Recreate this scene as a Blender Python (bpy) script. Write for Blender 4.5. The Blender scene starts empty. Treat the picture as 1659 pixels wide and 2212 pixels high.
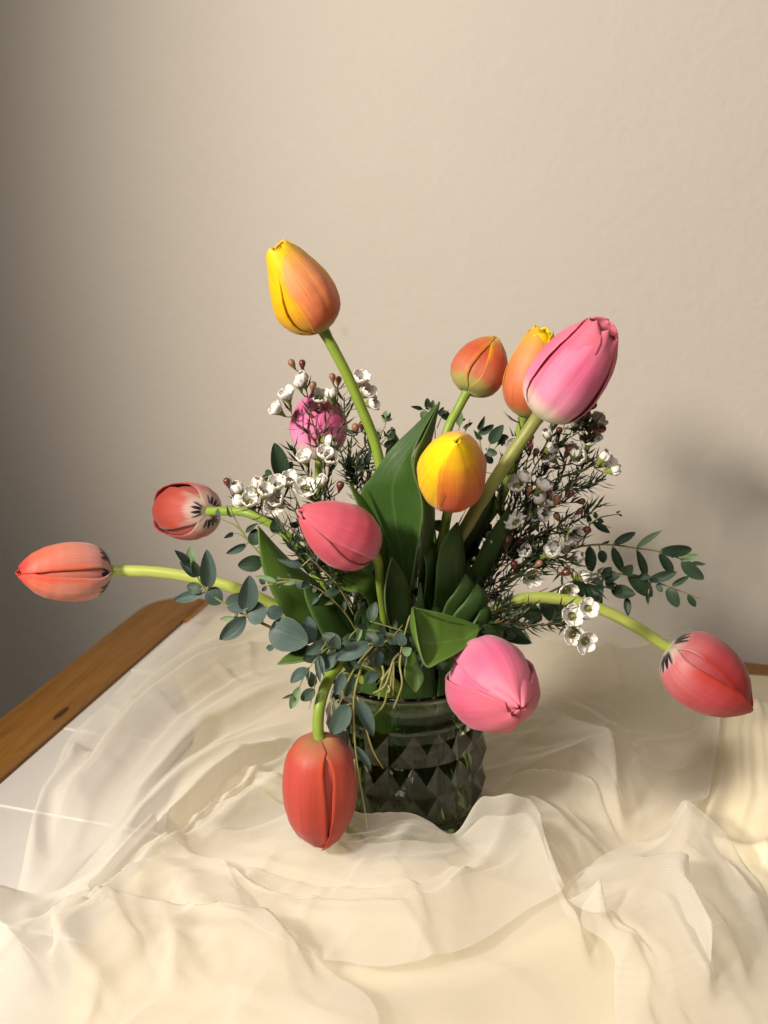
import bpy, math, random
import numpy as np
from mathutils import Vector, Matrix, noise

random.seed(11)
SC = bpy.context.scene
COL = SC.collection
R = math.radians

# ------------------------------------------------------------------ camera
FPX, PITCH, CAMH = 2400.0, R(18.1), 0.456          # picture measured on a 1659 x 2212 grid
CAM = Vector((0, 0, CAMH))
FW = Vector((0, math.cos(PITCH), -math.sin(PITCH)))
UP = Vector((0, math.sin(PITCH), math.cos(PITCH)))
cd = bpy.data.cameras.new('camera')
cam = bpy.data.objects.new('camera', cd)
COL.objects.link(cam)
cam.location = CAM
cam.rotation_euler = (math.pi / 2 - PITCH, 0, 0)
cd.sensor_fit = 'HORIZONTAL'
cd.sensor_width = 36
cd.lens = FPX / 1659 * 36
cd.clip_start, cd.clip_end = 0.01, 50
cd.dof.use_dof = True
cd.dof.focus_distance = 0.70
cd.dof.aperture_fstop = 11
SC.camera = cam

# ------------------------------------------------------------------ light
world = bpy.data.worlds.new('World')
SC.world = world
world.use_nodes = True
bg = world.node_tree.nodes['Background']
bg.inputs[0].default_value = (1.0, 0.74, 0.54, 1)
bg.inputs[1].default_value = 0.042
sl = bpy.data.lights.new('room_lamp', 'SPOT')
sl.energy = 113
sl.color = (1.0, 0.915, 0.80)
sl.shadow_soft_size = 0.095
sl.spot_size = R(93)
sl.spot_blend = 0.62
LAMP = Vector((-0.88, -0.08, 0.87))
lamp = bpy.data.objects.new('room_lamp', sl)
COL.objects.link(lamp)
lamp.location = LAMP
_az, _pt = R(22), R(16)
lamp.rotation_euler = Vector((math.cos(_az) * math.cos(_pt), math.sin(_az) * math.cos(_pt), -math.sin(_pt))).to_track_quat('-Z', 'Y').to_euler()
al_ = bpy.data.lights.new('window_light', 'AREA')      # the soft daylight of the room
al_.shape = 'RECTANGLE'; al_.size = 0.55; al_.size_y = 0.9
al_.energy = 5.5
al_.color = (1.0, 0.95, 0.88)
al_.spread = R(108)
wlamp = bpy.data.objects.new('window_light', al_)
COL.objects.link(wlamp)
wlamp.location = (-0.30, -0.40, 1.45)
_az, _pt = R(58), R(48)
wlamp.rotation_euler = Vector((math.cos(_az) * math.cos(_pt), math.sin(_az) * math.cos(_pt), -math.sin(_pt))).to_track_quat('-Z', 'Y').to_euler()
SC.view_settings.view_transform = 'Standard'
SC.view_settings.look = 'None'
SC.view_settings.exposure = 0
SC.view_settings.gamma = 1
SC.view_settings.use_curve_mapping = False
SC.render.engine = 'CYCLES'
SC.cycles.use_denoising = True
SC.cycles.max_bounces = 14
SC.cycles.transmission_bounces = 12
SC.cycles.transparent_max_bounces = 16
SC.cycles.sample_clamp_indirect = 6

# ------------------------------------------------------------------ pixel -> place
VX, VY = 0.0150, 0.672                              # the vase's axis on the table
VC = Vector((VX, VY, 0))
def ray(u, v): return FW + Vector((1, 0, 0)) * ((u - 829.5) / FPX) + UP * ((1106 - v) / FPX)
def at_y(u, v, y):
    d = ray(u, v); return CAM + d * (y / d.y)
def at_z(u, v, z=0.0):
    d = ray(u, v); return CAM + d * ((z - CAMH) / d.z)
def D(p): return at_y(p[0], p[1], VY + p[2])        # (u, v, metres behind the vase's axis)
def px(n, p): return n * (p - CAM).dot(FW) / FPX     # a length of n pixels at point p
E1, E2 = Vector((.96, -.28, 0)).normalized(), Vector((.28, .96, 0)).normalized()   # along / across the table's back edge
T0 = Vector((-.204, 1.038, 0))                      # inner back-left corner of its frame
def tab(a, b, z=0): return T0 + E1 * a + E2 * b + Vector((0, 0, z))

# ------------------------------------------------------------------ mesh helpers
def tag(o, label=None, cat=None, group=None, kind=None):
    if label: o['label'] = label
    if cat: o['category'] = cat
    if group: o['group'] = group
    if kind: o['kind'] = kind
    return o
def empty(name, loc):
    o = bpy.data.objects.new(name, None); COL.objects.link(o); o.location = loc
    o.empty_display_size = .01
    return o
def setparent(o, par):
    if par is not None:
        o.parent = par
        m = Matrix.Identity(4)
        p = par
        while p is not None:
            m = Matrix.LocRotScale(p.location, p.rotation_euler, p.scale) @ m if p.parent is None else m
            p = p.parent
        o.matrix_parent_inverse = m.inverted()
    return o
def mesh(name, verts, faces, mat, uv=None, smooth=True):
    me = bpy.data.meshes.new(name)
    me.from_pydata([tuple(v) for v in verts], [], faces)
    if uv is not None:
        l = me.uv_layers.new(name='UVMap')
        idx = np.empty(len(me.loops), dtype=np.int32)
        me.loops.foreach_get('vertex_index', idx)
        l.data.foreach_set('uv', np.asarray(uv, dtype=np.float32)[idx].ravel())
    if smooth:
        me.polygons.foreach_set('use_smooth', [True] * len(me.polygons))
    if mat: me.materials.append(mat)
    me.update()
    return me
def obj(name, me, par=None, thick=0):
    o = bpy.data.objects.new(name, me); COL.objects.link(o)
    setparent(o, par)
    if thick:
        s = o.modifiers.new('thickness', 'SOLIDIFY'); s.thickness = thick; s.offset = 0
    return o
def grid_faces(n, m, wrap=False):
    f = []
    for i in range(n - 1):
        for j in range(m if wrap else m - 1):
            k = (j + 1) % m
            f.append((i * m + j, i * m + k, (i + 1) * m + k, (i + 1) * m + j))
    return f
def spline(pts, n):
    """Catmull-Rom through 3-D points, n samples evenly by knot."""
    P = [Vector(p) for p in pts]
    P = [P[0] * 2 - P[1]] + P + [P[-1] * 2 - P[-2]]
    out = []
    m = len(P) - 3
    for k in range(n):
        x = k / (n - 1) * m
        i = min(int(x), m - 1); t = x - i
        a, b, c, d = P[i:i + 4]
        out.append(0.5 * ((2 * b) + (c - a) * t + (2 * a - 5 * b + 4 * c - d) * t * t + (3 * b - a - 3 * c + d) * t ** 3))
    return out
def interp(xs, ys, x): return float(np.interp(x, xs, ys))
class Bag:
    def __init__(s): s.v, s.f, s.uv = [], [], []
    def add(s, v, f, uv=None):
        o = len(s.v); s.v += [tuple(p) for p in v]; s.f += [tuple(i + o for i in q) for q in f]
        s.uv += list(uv) if uv is not None else [(0, 0)] * len(v)
    def tube(s, pts, rad, seg=8, cap=True):
        n = len(pts); tang = []
        for i in range(n):
            t = pts[min(i + 1, n - 1)] - pts[max(i - 1, 0)]
            tang.append(t.normalized() if t.length > 1e-9 else Vector((0, 0, 1)))
        nrm = tang[0].orthogonal().normalized()
        V, UV = [], []
        for i in range(n):
            nrm = nrm - tang[i] * nrm.dot(tang[i])
            nrm = nrm.normalized() if nrm.length > 1e-6 else tang[i].orthogonal().normalized()
            b = tang[i].cross(nrm)
            r = rad[i] if hasattr(rad, '__len__') else rad
            for j in range(seg):
                a = 2 * math.pi * j / seg
                V.append(pts[i] + (nrm * math.cos(a) + b * math.sin(a)) * r); UV.append((j / seg, i / (n - 1)))
        F = grid_faces(n, seg, True)
        if cap:
            F.append(tuple(range(seg - 1, -1, -1))); F.append(tuple((n - 1) * seg + j for j in range(seg)))
        s.add(V, F, UV)
    def me(s, name, mat): return mesh(name, s.v, s.f, mat, s.uv)
def lathe(profile, seg, c=Vector((0, 0, 0))):
    V = []
    for r, z in profile:
        for j in range(seg):
            a = 2 * math.pi * j / seg
            V.append(c + Vector((r * math.cos(a), r * math.sin(a), z)))
    return V, grid_faces(len(profile), seg, True)

# ------------------------------------------------------------------ materials
class N:
    """tiny node-graph writer"""
    def __init__(s, name):
        s.m = bpy.data.materials.new(name); s.m.use_nodes = True
        s.t = s.m.node_tree; s.t.nodes.clear()
        s.out = s.n('ShaderNodeOutputMaterial')
    def n(s, typ, **kw):
        x = s.t.nodes.new(typ)
        for k, v in kw.items():
            if k.startswith('i_'):
                key = k[2:].replace('_', ' ')
                s.put(x.inputs[key], v)
            else: setattr(x, k, v)
        return x
    def put(s, sock, v):
        if isinstance(v, bpy.types.NodeSocket): s.t.links.new(v, sock)
        elif isinstance(v, bpy.types.Node): s.t.links.new(v.outputs[0], sock)
        else:
            if isinstance(v, tuple) and len(v) == 3 and sock.type == 'RGBA': v = v + (1,)
            sock.default_value = v
    def math(s, op, a, b=0.0, clamp=False):
        x = s.n('ShaderNodeMath', operation=op, use_clamp=clamp)
        s.put(x.inputs[0], a); s.put(x.inputs[1], b); return x.outputs[0]
    def mix(s, f, a, b, mode='MIX'):
        x = s.n('ShaderNodeMix', data_type='RGBA', blend_type=mode)
        s.put(x.inputs[0], f); s.put(x.inputs[6], a); s.put(x.inputs[7], b); return x.outputs[2]
    def ramp(s, f, stops, mode='LINEAR'):
        x = s.n('ShaderNodeValToRGB'); e = x.color_ramp.elements; x.color_ramp.interpolation = mode
        while len(e) < len(stops): e.new(0.5)
        for el, (p, c) in zip(e, stops):
            el.position = p; el.color = (c, c, c, 1) if isinstance(c, (int, float)) else tuple(c) + (1,)
        s.put(x.inputs[0], f); return x.outputs[0]
    def noise(s, vec, scale, detail=3, rough=.5, dist=0, out=0):
        x = s.n('ShaderNodeTexNoise'); s.put(x.inputs['Vector'], vec)
        s.put(x.inputs['Scale'], scale); s.put(x.inputs['Detail'], detail); s.put(x.inputs['Roughness'], rough); s.put(x.inputs['Distortion'], dist)
        return x.outputs[out]
    def vec(s, x, y, z=0.0):
        c = s.n('ShaderNodeCombineXYZ'); s.put(c.inputs[0], x); s.put(c.inputs[1], y); s.put(c.inputs[2], z); return c.outputs[0]
    def scalev(s, v, sc):
        x = s.n('ShaderNodeVectorMath', operation='MULTIPLY'); s.put(x.inputs[0], v); s.put(x.inputs[1], sc); return x.outputs[0]
    def bump(s, h, strength=.3, dist=.001):
        x = s.n('ShaderNodeBump'); s.put(x.inputs['Height'], h); s.put(x.inputs['Strength'], strength); s.put(x.inputs['Distance'], dist); return x.outputs[0]
    def bsdf(s, color, rough=.5, **kw):
        x = s.n('ShaderNodeBsdfPrincipled'); s.put(x.inputs['Base Color'], color); s.put(x.inputs['Roughness'], rough)
        for k, v in kw.items(): s.put(x.inputs[k.replace('_', ' ')], v)
        return x
    def thin(s, p, color, amount):
        """a leaf or petal lets some light through"""
        t = s.n('ShaderNodeBsdfTranslucent'); s.put(t.inputs[0], color)
        m = s.n('ShaderNodeMixShader'); s.put(m.inputs[0], amount)
        s.t.links.new(p.outputs[0], m.inputs[1]); s.t.links.new(t.outputs[0], m.inputs[2])
        return m
    def done(s, sh, sock='Surface'):
        s.t.links.new(sh.outputs[0], s.out.inputs[sock]); return s.m
    def uv(s):
        u = s.n('ShaderNodeUVMap', uv_map='UVMap'); x = s.n('ShaderNodeSeparateXYZ')
        s.t.links.new(u.outputs[0], x.inputs[0]); return x.outputs[0], x.outputs[1]
    def objvec(s): return s.n('ShaderNodeTexCoord').outputs['Object']
    def rnd(s): return s.n('ShaderNodeObjectInfo').outputs['Random']

def petal_material(name, body, margin, mstart, mend, blotch=False, trans=.25, rough=.48, sheen=(1, 1, 1)):
    g = N(name); t, l = g.uv()
    r = g.math('MULTIPLY', g.rnd(), 37.0)
    streak = g.noise(g.vec(g.math('MULTIPLY', t, 26.0), g.math('MULTIPLY', l, 1.3), r), 1.0, 4, .6, .3)
    cloud = g.noise(g.vec(g.math('MULTIPLY', t, 3.0), g.math('MULTIPLY', l, 2.5), r), 1.0, 2, .5)
    ls = g.math('ADD', l, g.math('MULTIPLY', g.math('SUBTRACT', streak, .5), .16))
    c = g.ramp(ls, body, 'EASE')
    mc = g.ramp(ls, margin, 'EASE')
    edge = g.math('ABSOLUTE', g.math('SUBTRACT', g.math('MULTIPLY', t, 2.0), 1.0))
    edge = g.math('ADD', edge, g.math('MULTIPLY', g.math('SUBTRACT', streak, .5), .35))
    edge = g.math('ADD', edge, g.math('MULTIPLY', g.math('SUBTRACT', cloud, .5), .4))
    mf = g.n('ShaderNodeMapRange', interpolation_type='SMOOTHSTEP')
    g.put(mf.inputs[0], edge); g.put(mf.inputs[1], mstart); g.put(mf.inputs[2], mend)
    c = g.mix(mf.outputs[0], c, mc)
    vv = g.math('ADD', .74, g.math('MULTIPLY', streak, .52))
    c = g.mix(1.0, c, g.vec(vv, vv, vv), 'MULTIPLY')
    pv = g.math('ADD', .86, g.math('MULTIPLY', g.rnd(), .22))
    c = g.mix(1.0, c, g.vec(pv, g.math('MULTIPLY', pv, pv), g.math('MULTIPLY', pv, pv)), 'MULTIPLY')
    if blotch:
        e2 = g.math('ABSOLUTE', g.math('SUBTRACT', g.math('MULTIPLY', t, 2.0), 1.0))
        teeth = g.math('MULTIPLY', g.math('ABSOLUTE', g.math('SINE', g.math('MULTIPLY', t, 19.0))), .05)
        lim = g.math('ADD', float(blotch), teeth)
        b1 = g.n('ShaderNodeMapRange', interpolation_type='SMOOTHSTEP')
        g.put(b1.inputs[0], g.math('SUBTRACT', lim, g.math('SUBTRACT', l, g.math('MULTIPLY', g.math('SUBTRACT', streak, .5), .03)))); g.put(b1.inputs[1], 0.0); g.put(b1.inputs[2], .02)
        b2 = g.n('ShaderNodeMapRange'); g.put(b2.inputs[0], l); g.put(b2.inputs[1], .012); g.put(b2.inputs[2], .025)
        b3 = g.n('ShaderNodeMapRange'); g.put(b3.inputs[0], e2); g.put(b3.inputs[1], .62); g.put(b3.inputs[2], .45)
        f = g.math('MULTIPLY', g.math('MULTIPLY', b1.outputs[0], b2.outputs[0]), b3.outputs[0])
        c = g.mix(f, c, (.012, .004, .018))
    nb = g.bump(streak, .25, .0006)
    p = g.bsdf(c, rough, Normal=nb, Specular_IOR_Level=.28, Sheen_Weight=.2, Sheen_Roughness=.4)
    return g.done(g.thin(p, c, trans))

M_CORAL = petal_material('coral_petal',
    [(0, (.62, .55, .42)), (.06, (.58, .42, .36)), (.14, (.52, .12, .09)), (.55, (.50, .065, .038)), (.9, (.46, .04, .022)), (1, (.45, .03, .02))],
    [(0, (.6, .5, .4)), (.12, (.55, .30, .25)), (.3, (.60, .07, .04)), (1, (.52, .028, .014))], .45, 1.0, .03)
M_SALMON = petal_material('salmon_petal',
    [(0, (.66, .58, .46)), (.05, (.62, .45, .40)), (.13, (.66, .30, .26)), (.5, (.70, .25, .17)), (.85, (.66, .15, .09)), (1, (.55, .05, .04))],
    [(0, (.6, .5, .4)), (.12, (.64, .34, .28)), (.4, (.68, .14, .08)), (1, (.60, .05, .03))], .55, 1.05, .13)
M_CRIMSON = petal_material('crimson_petal',
    [(0, (.66, .58, .48)), (.05, (.62, .46, .42)), (.12, (.58, .16, .17)), (.5, (.54, .075, .085)), (.9, (.46, .035, .035)), (1, (.38, .02, .02))],
    [(0, (.6, .5, .4)), (.12, (.58, .24, .22)), (.35, (.54, .05, .035)), (1, (.46, .025, .015))], .5, 1.05, .055)
M_RED = petal_material('red_petal',
    [(0, (.50, .30, .12)), (.05, (.52, .16, .09)), (.15, (.56, .085, .065)), (.6, (.56, .075, .05)), (1, (.44, .03, .02))],
    [(0, (.5, .2, .1)), (.12, (.60, .09, .04)), (1, (.56, .03, .012))], .35, 1.0)
M_PINK = petal_material('pink_petal',
    [(0, (.50, .52, .20)), (.10, (.72, .62, .46)), (.28, (.76, .25, .38)), (.6, (.76, .15, .28)), (1, (.80, .20, .28))],
    [(0, (.5, .5, .22)), (.12, (.74, .52, .50)), (.35, (.78, .21, .34)), (1, (.82, .19, .27))], .5, 1.05)
M_MAGENTA = petal_material('magenta_petal',
    [(0, (.60, .60, .30)), (.12, (.80, .72, .60)), (.30, (.80, .32, .48)), (.6, (.78, .15, .36)), (1, (.80, .20, .38))],
    [(0, (.6, .6, .3)), (.12, (.80, .6, .55)), (.35, (.80, .22, .42)), (1, (.82, .18, .36))], .5, 1.05)
M_ROSE = petal_material('rose_petal',
    [(0, (.60, .48, .35)), (.12, (.66, .25, .30)), (.4, (.70, .105, .16)), (1, (.76, .15, .20))],
    [(0, (.6, .45, .35)), (.2, (.72, .20, .28)), (1, (.78, .19, .24))], .6, 1.1)
M_ORANGE = petal_material('orange_petal',
    [(0, (.42, .40, .07)), (.07, (.50, .36, .08)), (.17, (.66, .17, .06)), (.42, (.76, .24, .10)), (.72, (.84, .36, .13)), (.90, (.86, .45, .06)), (1, (.88, .58, .01))],
    [(0, (.45, .38, .07)), (.2, (.74, .26, .05)), (.5, (.86, .42, .03)), (1, (.90, .60, .005))], .62, 1.0)
M_YELLOW = petal_material('yellow_petal',
    [(0, (.60, .42, .05)), (.25, (.84, .42, .03)), (.5, (.90, .56, .010)), (1, (.92, .66, .004))],
    [(0, (.65, .4, .03)), (.4, (.90, .58, .006)), (1, (.92, .67, .004))], .3, .9)
M_ORRED = petal_material('orange_red_petal',
    [(0, (.40, .40, .09)), (.10, (.46, .38, .11)), (.22, (.56, .17, .08)), (.6, (.58, .105, .045)), (.82, (.66, .18, .035)), (1, (.84, .46, .01))],
    [(0, (.42, .38, .08)), (.3, (.60, .15, .04)), (.6, (.80, .38, .012)), (1, (.86, .52, .006))], .72, 1.08)
M_FLAME = petal_material('flame_petal',
    [(0, (.66, .11, .03)), (.5, (.72, .14, .03)), (.72, (.80, .26, .02)), (.88, (.88, .48, .01)), (1, (.92, .66, .004))],
    [(0, (.72, .16, .03)), (.6, (.80, .28, .02)), (1, (.92, .60, .004))], .7, 1.1)

def stem_material(name, a, b):
    g = N(name); t, l = g.uv()
    n = g.noise(g.vec(g.math('MULTIPLY', t, 12.0), g.math('MULTIPLY', l, 9.0), g.math('MULTIPLY', g.rnd(), 9.0)), 1.0, 3)
    c = g.mix(n, a, b)
    p = g.bsdf(c, .42, Normal=g.bump(n, .2, .0005), Specular_IOR_Level=.4, Subsurface_Weight=.15, Subsurface_Radius=(.4, .6, .1), Subsurface_Scale=.003)
    return g.done(p)
M_STEM = stem_material('tulip_stem', (.13, .22, .020), (.28, .36, .05))
M_STEM_PALE = stem_material('pale_tulip_stem', (.27, .34, .055), (.46, .50, .12))
M_STEM_OLIVE = stem_material('olive_tulip_stem', (.17, .18, .035), (.29, .29, .075))
M_TWIG = stem_material('woody_twig', (.08, .055, .02), (.15, .10, .04))
M_TWIG_GREEN = stem_material('green_twig', (.16, .17, .05), (.24, .24, .08))
M_TWIG_YELLOW = stem_material('yellow_twig', (.17, .15, .045), (.25, .23, .08))

def leaf_material(name, a, b, rough, trans, veins=34.0, rib=None):
    g = N(name); t, l = g.uv()
    r = g.math('MULTIPLY', g.rnd(), 29.0)
    n = g.noise(g.vec(g.math('MULTIPLY', t, veins), g.math('MULTIPLY', l, 2.0), r), 1.0, 3, .6)
    n2 = g.noise(g.vec(g.math('MULTIPLY', t, 3.0), g.math('MULTIPLY', l, 5.0), r), 1.0, 3, .6)
    c = g.mix(g.math('ADD', g.math('MULTIPLY', n, .5), g.math('MULTIPLY', n2, .5)), a, b)
    if rib:
        e = g.math('ABSOLUTE', g.math('SUBTRACT', t, .5))
        m = g.n('ShaderNodeMapRange'); g.put(m.inputs[0], e); g.put(m.inputs[1], .03); g.put(m.inputs[2], .0)
        c = g.mix(g.math('MULTIPLY', m.outputs[0], .22), c, rib)
        m2 = g.n('ShaderNodeMapRange'); g.put(m2.inputs[0], e); g.put(m2.inputs[1], .465); g.put(m2.inputs[2], .5)
        c = g.mix(g.math('MULTIPLY', m2.outputs[0], .4), c, rib)
    p = g.bsdf(c, rough, Normal=g.bump(n, .5, .0008), Specular_IOR_Level=.32)
    return g.done(g.thin(p, c, trans))
M_LEAF = leaf_material('tulip_leaf', (.022, .056, .009), (.048, .105, .018), .42, .10, 70.0, (.16, .24, .09))
M_LEAF_LIGHT = leaf_material('light_tulip_leaf', (.062, .130, .016), (.110, .190, .033), .40, .22, 40.0, (.24, .32, .10))
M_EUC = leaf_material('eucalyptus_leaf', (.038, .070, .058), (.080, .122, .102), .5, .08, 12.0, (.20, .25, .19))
M_EUC_GREEN = leaf_material('green_eucalyptus_leaf', (.018, .040, .022), (.038, .070, .037), .42, .08, 12.0, (.09, .12, .07))  # greener leaf, its colour also darkened to stand in for the bouquet's shade
M_EUC_YOUNG = leaf_material('young_eucalyptus_leaf', (.14, .22, .10), (.20, .29, .15), .45, .15, 12.0, (.26, .32, .18))
M_NEEDLE = leaf_material('needle_leaf', (.014, .034, .011), (.028, .056, .020), .45, .05, 4.0)

def plain(name, c1, c2, rough, scale=400, bump=.2, trans=0, **kw):
    g = N(name); v = g.objvec(); n = g.noise(v, scale, 3, .6)
    c = g.mix(n, c1, c2)
    p = g.bsdf(c, rough, Normal=g.bump(n, bump, .0005), **kw)
    return g.done(g.thin(p, c, trans) if trans else p)
M_WPETAL = plain('white_petal', (.84, .80, .73), (.90, .87, .82), .45, 300, .1, .25)
M_WCUP = plain('green_cup', (.14, .20, .03), (.26, .32, .06), .4, 500)
M_WCENTRE = plain('flower_throat', (.22, .24, .05), (.36, .33, .12), .5, 900)
M_ANTHER = plain('anther', (.03, .012, .012), (.10, .05, .03), .6, 900)
M_BUD = plain('red_bud', (.075, .018, .014), (.16, .045, .03), .26, 300)
M_BUD_TAN = plain('tan_bud', (.22, .09, .05), (.32, .17, .09), .3, 350)
M_BUD_PINK = plain('pink_bud', (.30, .02, .07), (.48, .20, .20), .3, 250)

# wall, floor, table
def wall_material():
    g = N('painted_plaster'); v = g.objvec()
    n1 = g.noise(v, 3.0, 4, .5); n2 = g.noise(v, 120.0, 4, .55); n3 = g.noise(v, 30.0, 3, .6); n4 = g.noise(v, 14.0, 4, .7, 1.0)
    c = g.mix(n1, (.45, .408, .355), (.49, .448, .395))
    scuff = g.ramp(g.noise(g.scalev(v, (1.0, 1.0, .55)), 23.0, 2, .4), [(0, 0), (.79, 0), (.82, 1), (1, 1)])
    c = g.mix(g.math('MULTIPLY', scuff, .25), c, (.30, .25, .19))
    h = g.math('ADD', g.math('MULTIPLY', n2, .35), g.math('ADD', g.math('MULTIPLY', n3, .5), g.math('MULTIPLY', n4, .6)))
    p = g.bsdf(c, .75, Normal=g.bump(h, .38, .003), Specular_IOR_Level=.2)
    return g.done(p)
M_WALL = wall_material()
def wood_material():
    g = N('honey_wood'); v = g.objvec()
    s = g.scalev(v, (1.0, 14.0, 14.0))
    n = g.noise(s, 6.0, 6, .65, 1.6); n2 = g.noise(g.scalev(v, (1.0, 30.0, 30.0)), 40.0, 4, .65)
    c = g.ramp(n, [(.25, (.13, .052, .008)), (.48, (.27, .118, .018)), (.75, (.36, .175, .035))])
    c = g.mix(g.math('MULTIPLY', n2, .7), c, (.15, .06, .010))
    p = g.bsdf(c, .38, Normal=g.bump(n2, .15, .0004), Specular_IOR_Level=.4)
    return g.done(p)
M_WOOD = wood_material()
M_KNOT = plain('dark_knot', (.03, .012, .004), (.07, .03, .01), .5)
M_TILE = plain('white_tile', (.60, .565, .53), (.66, .625, .585), .3, 20, .05)
M_GROUT = plain('grout', (.46, .43, .39), (.54, .50, .46), .8, 300)
M_FLOOR = plain('floor_board', (.10, .08, .06), (.16, .12, .09), .6, 8)

# ------------------------------------------------------------------ the setting
def quadsheet(name, pts, mat, kind='structure'):
    o = obj(name, mesh(name, pts, [(0, 1, 2, 3)], mat, smooth=False)); o['kind'] = kind; return o
WB = .070                                            # the wall stands just behind the table
wl = quadsheet('wall', [tab(-1.6, WB, -.74), tab(1.8, WB, -.74), tab(1.8, WB, 1.9), tab(-1.6, WB, 1.9)], M_WALL)
fl = quadsheet('floor', [tab(-1.6, -1.9, -.74), tab(1.8, -1.9, -.74), tab(1.8, WB + .02, -.74), tab(-1.6, WB + .02, -.74)], M_FLOOR)

# ---- table: white tiles in a honey-coloured wooden frame
TA = math.atan2(E1.y, E1.x)
TW, TD, FWD, PITCHT = 0.91, 0.91, 0.056, 0.1138
table = tag(empty('table', tab(TW / 2, -TD / 2, -.74)), 'tiled table with white square tiles and a honey wood frame', 'table')
def tbox(name, a0, a1, b0, b1, z0, z1, mat, bev=.0, corner=None, par=table):
    """box in the table's own axes with bevelled upper rim; corner=(a,b,r) rounds one outer corner"""
    V = [(a0, b0), (a1, b0), (a1, b1), (a0, b1)]
    me = bpy.data.meshes.new(name)
    vs, fs = [], []
    for z, k in ((z0, 0), (z1 - bev, 0), (z1, bev)):
        for (a, b) in V:
            ca = a + (k if a == a0 else -k); cb = b + (k if b == b0 else -k)
            vs.append((ca, cb, z))
    for l in (0, 4):
        for i in range(4):
            j = (i + 1) % 4; fs.append((l + i, l + j, l + 4 + j, l + 4 + i))
    fs.append((8, 9, 10, 11)); fs.append((3, 2, 1, 0))
    me.from_pydata(vs, [], fs); me.materials.append(mat)
    o = bpy.data.objects.new(name, me); COL.objects.link(o)
    o.location = T0; o.rotation_euler = (0, 0, TA)
    if par:
        o.parent = par
        o.matrix_parent_inverse = Matrix.Translation(par.location).inverted()
    return o
tbox('tile_bed', -.001, TW + .001, -TD - .001, .001, -.03, -.0035, M_GROUT)
for i in range(8):
    for j in range(8):
        if i > 2 and j not in (0,): continue
        g_ = .0011
        tbox('tile', i * PITCHT + g_, (i + 1) * PITCHT - g_, -(j + 1) * PITCHT + g_, -j * PITCHT - g_, -.012, -.0005, M_TILE, .0012)
tbox('tile_panel', 3 * PITCHT + .002, 8 * PITCHT, -8 * PITCHT, -PITCHT - .002, -.012, -.0006, M_TILE, .001)
# frame boards: the left and right boards run the full depth, with a rounded outer corner at the back
def frame_board(a0, a1, b0, b1, round_ab=None, r=.045):
    pts = [(a0, b0), (a1, b0), (a1, b1), (a0, b1)]
    out = []
    for (a, b) in pts:
        if round_ab and abs(a - round_ab[0]) < 1e-6 and abs(b - round_ab[1]) < 1e-6:
            sa = 1 if a == a0 else -1; sb = 1 if b == b0 else -1
            arc = [(a + sa * r * (1 - math.cos(t)), b + sb * r * (1 - math.sin(t))) for t in [k * math.pi / 16 for k in range(9)]]
            if not (sa * sb > 0): arc = arc
            # keep the winding: arc goes from (edge along b) to (edge along a)
            out += arc if (a == a0 and b == b1) is False else list(reversed(arc))
        else: out.append((a, b))
    n = len(out); vs = []
    ca = sum(p[0] for p in out) / n; cb = sum(p[1] for p in out) / n
    for z, k in ((-.035, 0), (.001, 0), (.004, .004)):
        for (a, b) in out:
            d = Vector((ca - a, cb - b)); sx = k if d.x > 0 else -k; sy = k if d.y > 0 else -k
            vs.append((a + sx, b + sy, z))
    fs = []
    for l in (0, n):
        for i in range(n):
            j = (i + 1) % n; fs.append((l + i, l + j, l + n + j, l + n + i))
    fs.append(tuple(2 * n + i for i in range(n))); fs.append(tuple(reversed(range(n))))
    me = bpy.data.meshes.new('frame_board'); me.from_pydata(vs, [], fs); me.materials.append(M_WOOD)
    return me
def add_board(along_a, a0, a1, b0, b1, ra=None):
    o = bpy.data.objects.new('frame_board', None) if False else None
    if along_a:
        me = frame_board(a0, a1, b0, b1, ra); rot = TA; loc = T0
    else:   # grain runs along the board: build it lying and turn it a quarter
        # local x = -b, local y = a
        me = frame_board(-b1, -b0, a0, a1, (-ra[1], ra[0]) if ra else None); rot = TA - math.pi / 2; loc = T0
    o = bpy.data.objects.new('frame_board', me); COL.objects.link(o)
    o.location = loc; o.rotation_euler = (0, 0, rot); o.parent = table
    o.matrix_parent_inverse = Matrix.Translation(table.location).inverted()
    return o
lb = add_board(False, -FWD, -.0005, -TD - FWD, FWD, (-FWD, FWD))
add_board(True, .0, TW, .0005, FWD)
add_board(False, TW + .0005, TW + FWD, -TD - FWD, FWD, None)
add_board(True, .0, TW, -TD - FWD, -TD - .0005)
for (a, b, ra, rb) in ((-.009, -.212, .0028, .012),):
    V = [(a + ra * math.cos(k * math.pi / 6), b + rb * math.sin(k * math.pi / 6), .0043) for k in range(12)]
    k_ = bpy.data.objects.new('knot', mesh('knot', V, [tuple(range(12))], M_KNOT)); COL.objects.link(k_)
    k_.location = T0; k_.rotation_euler = (0, 0, TA); k_.parent = lb
    k_.matrix_parent_inverse = (Matrix.Translation(T0) @ Matrix.Rotation(TA - math.pi / 2, 4, 'Z')).inverted()
for a in (-.02, TW + .02 - .05):
    for b in (-TD - .03, -.03):
        tbox('leg', a, a + .05, b, b + .05, -.74, -.0352, M_WOOD, .002)

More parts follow.
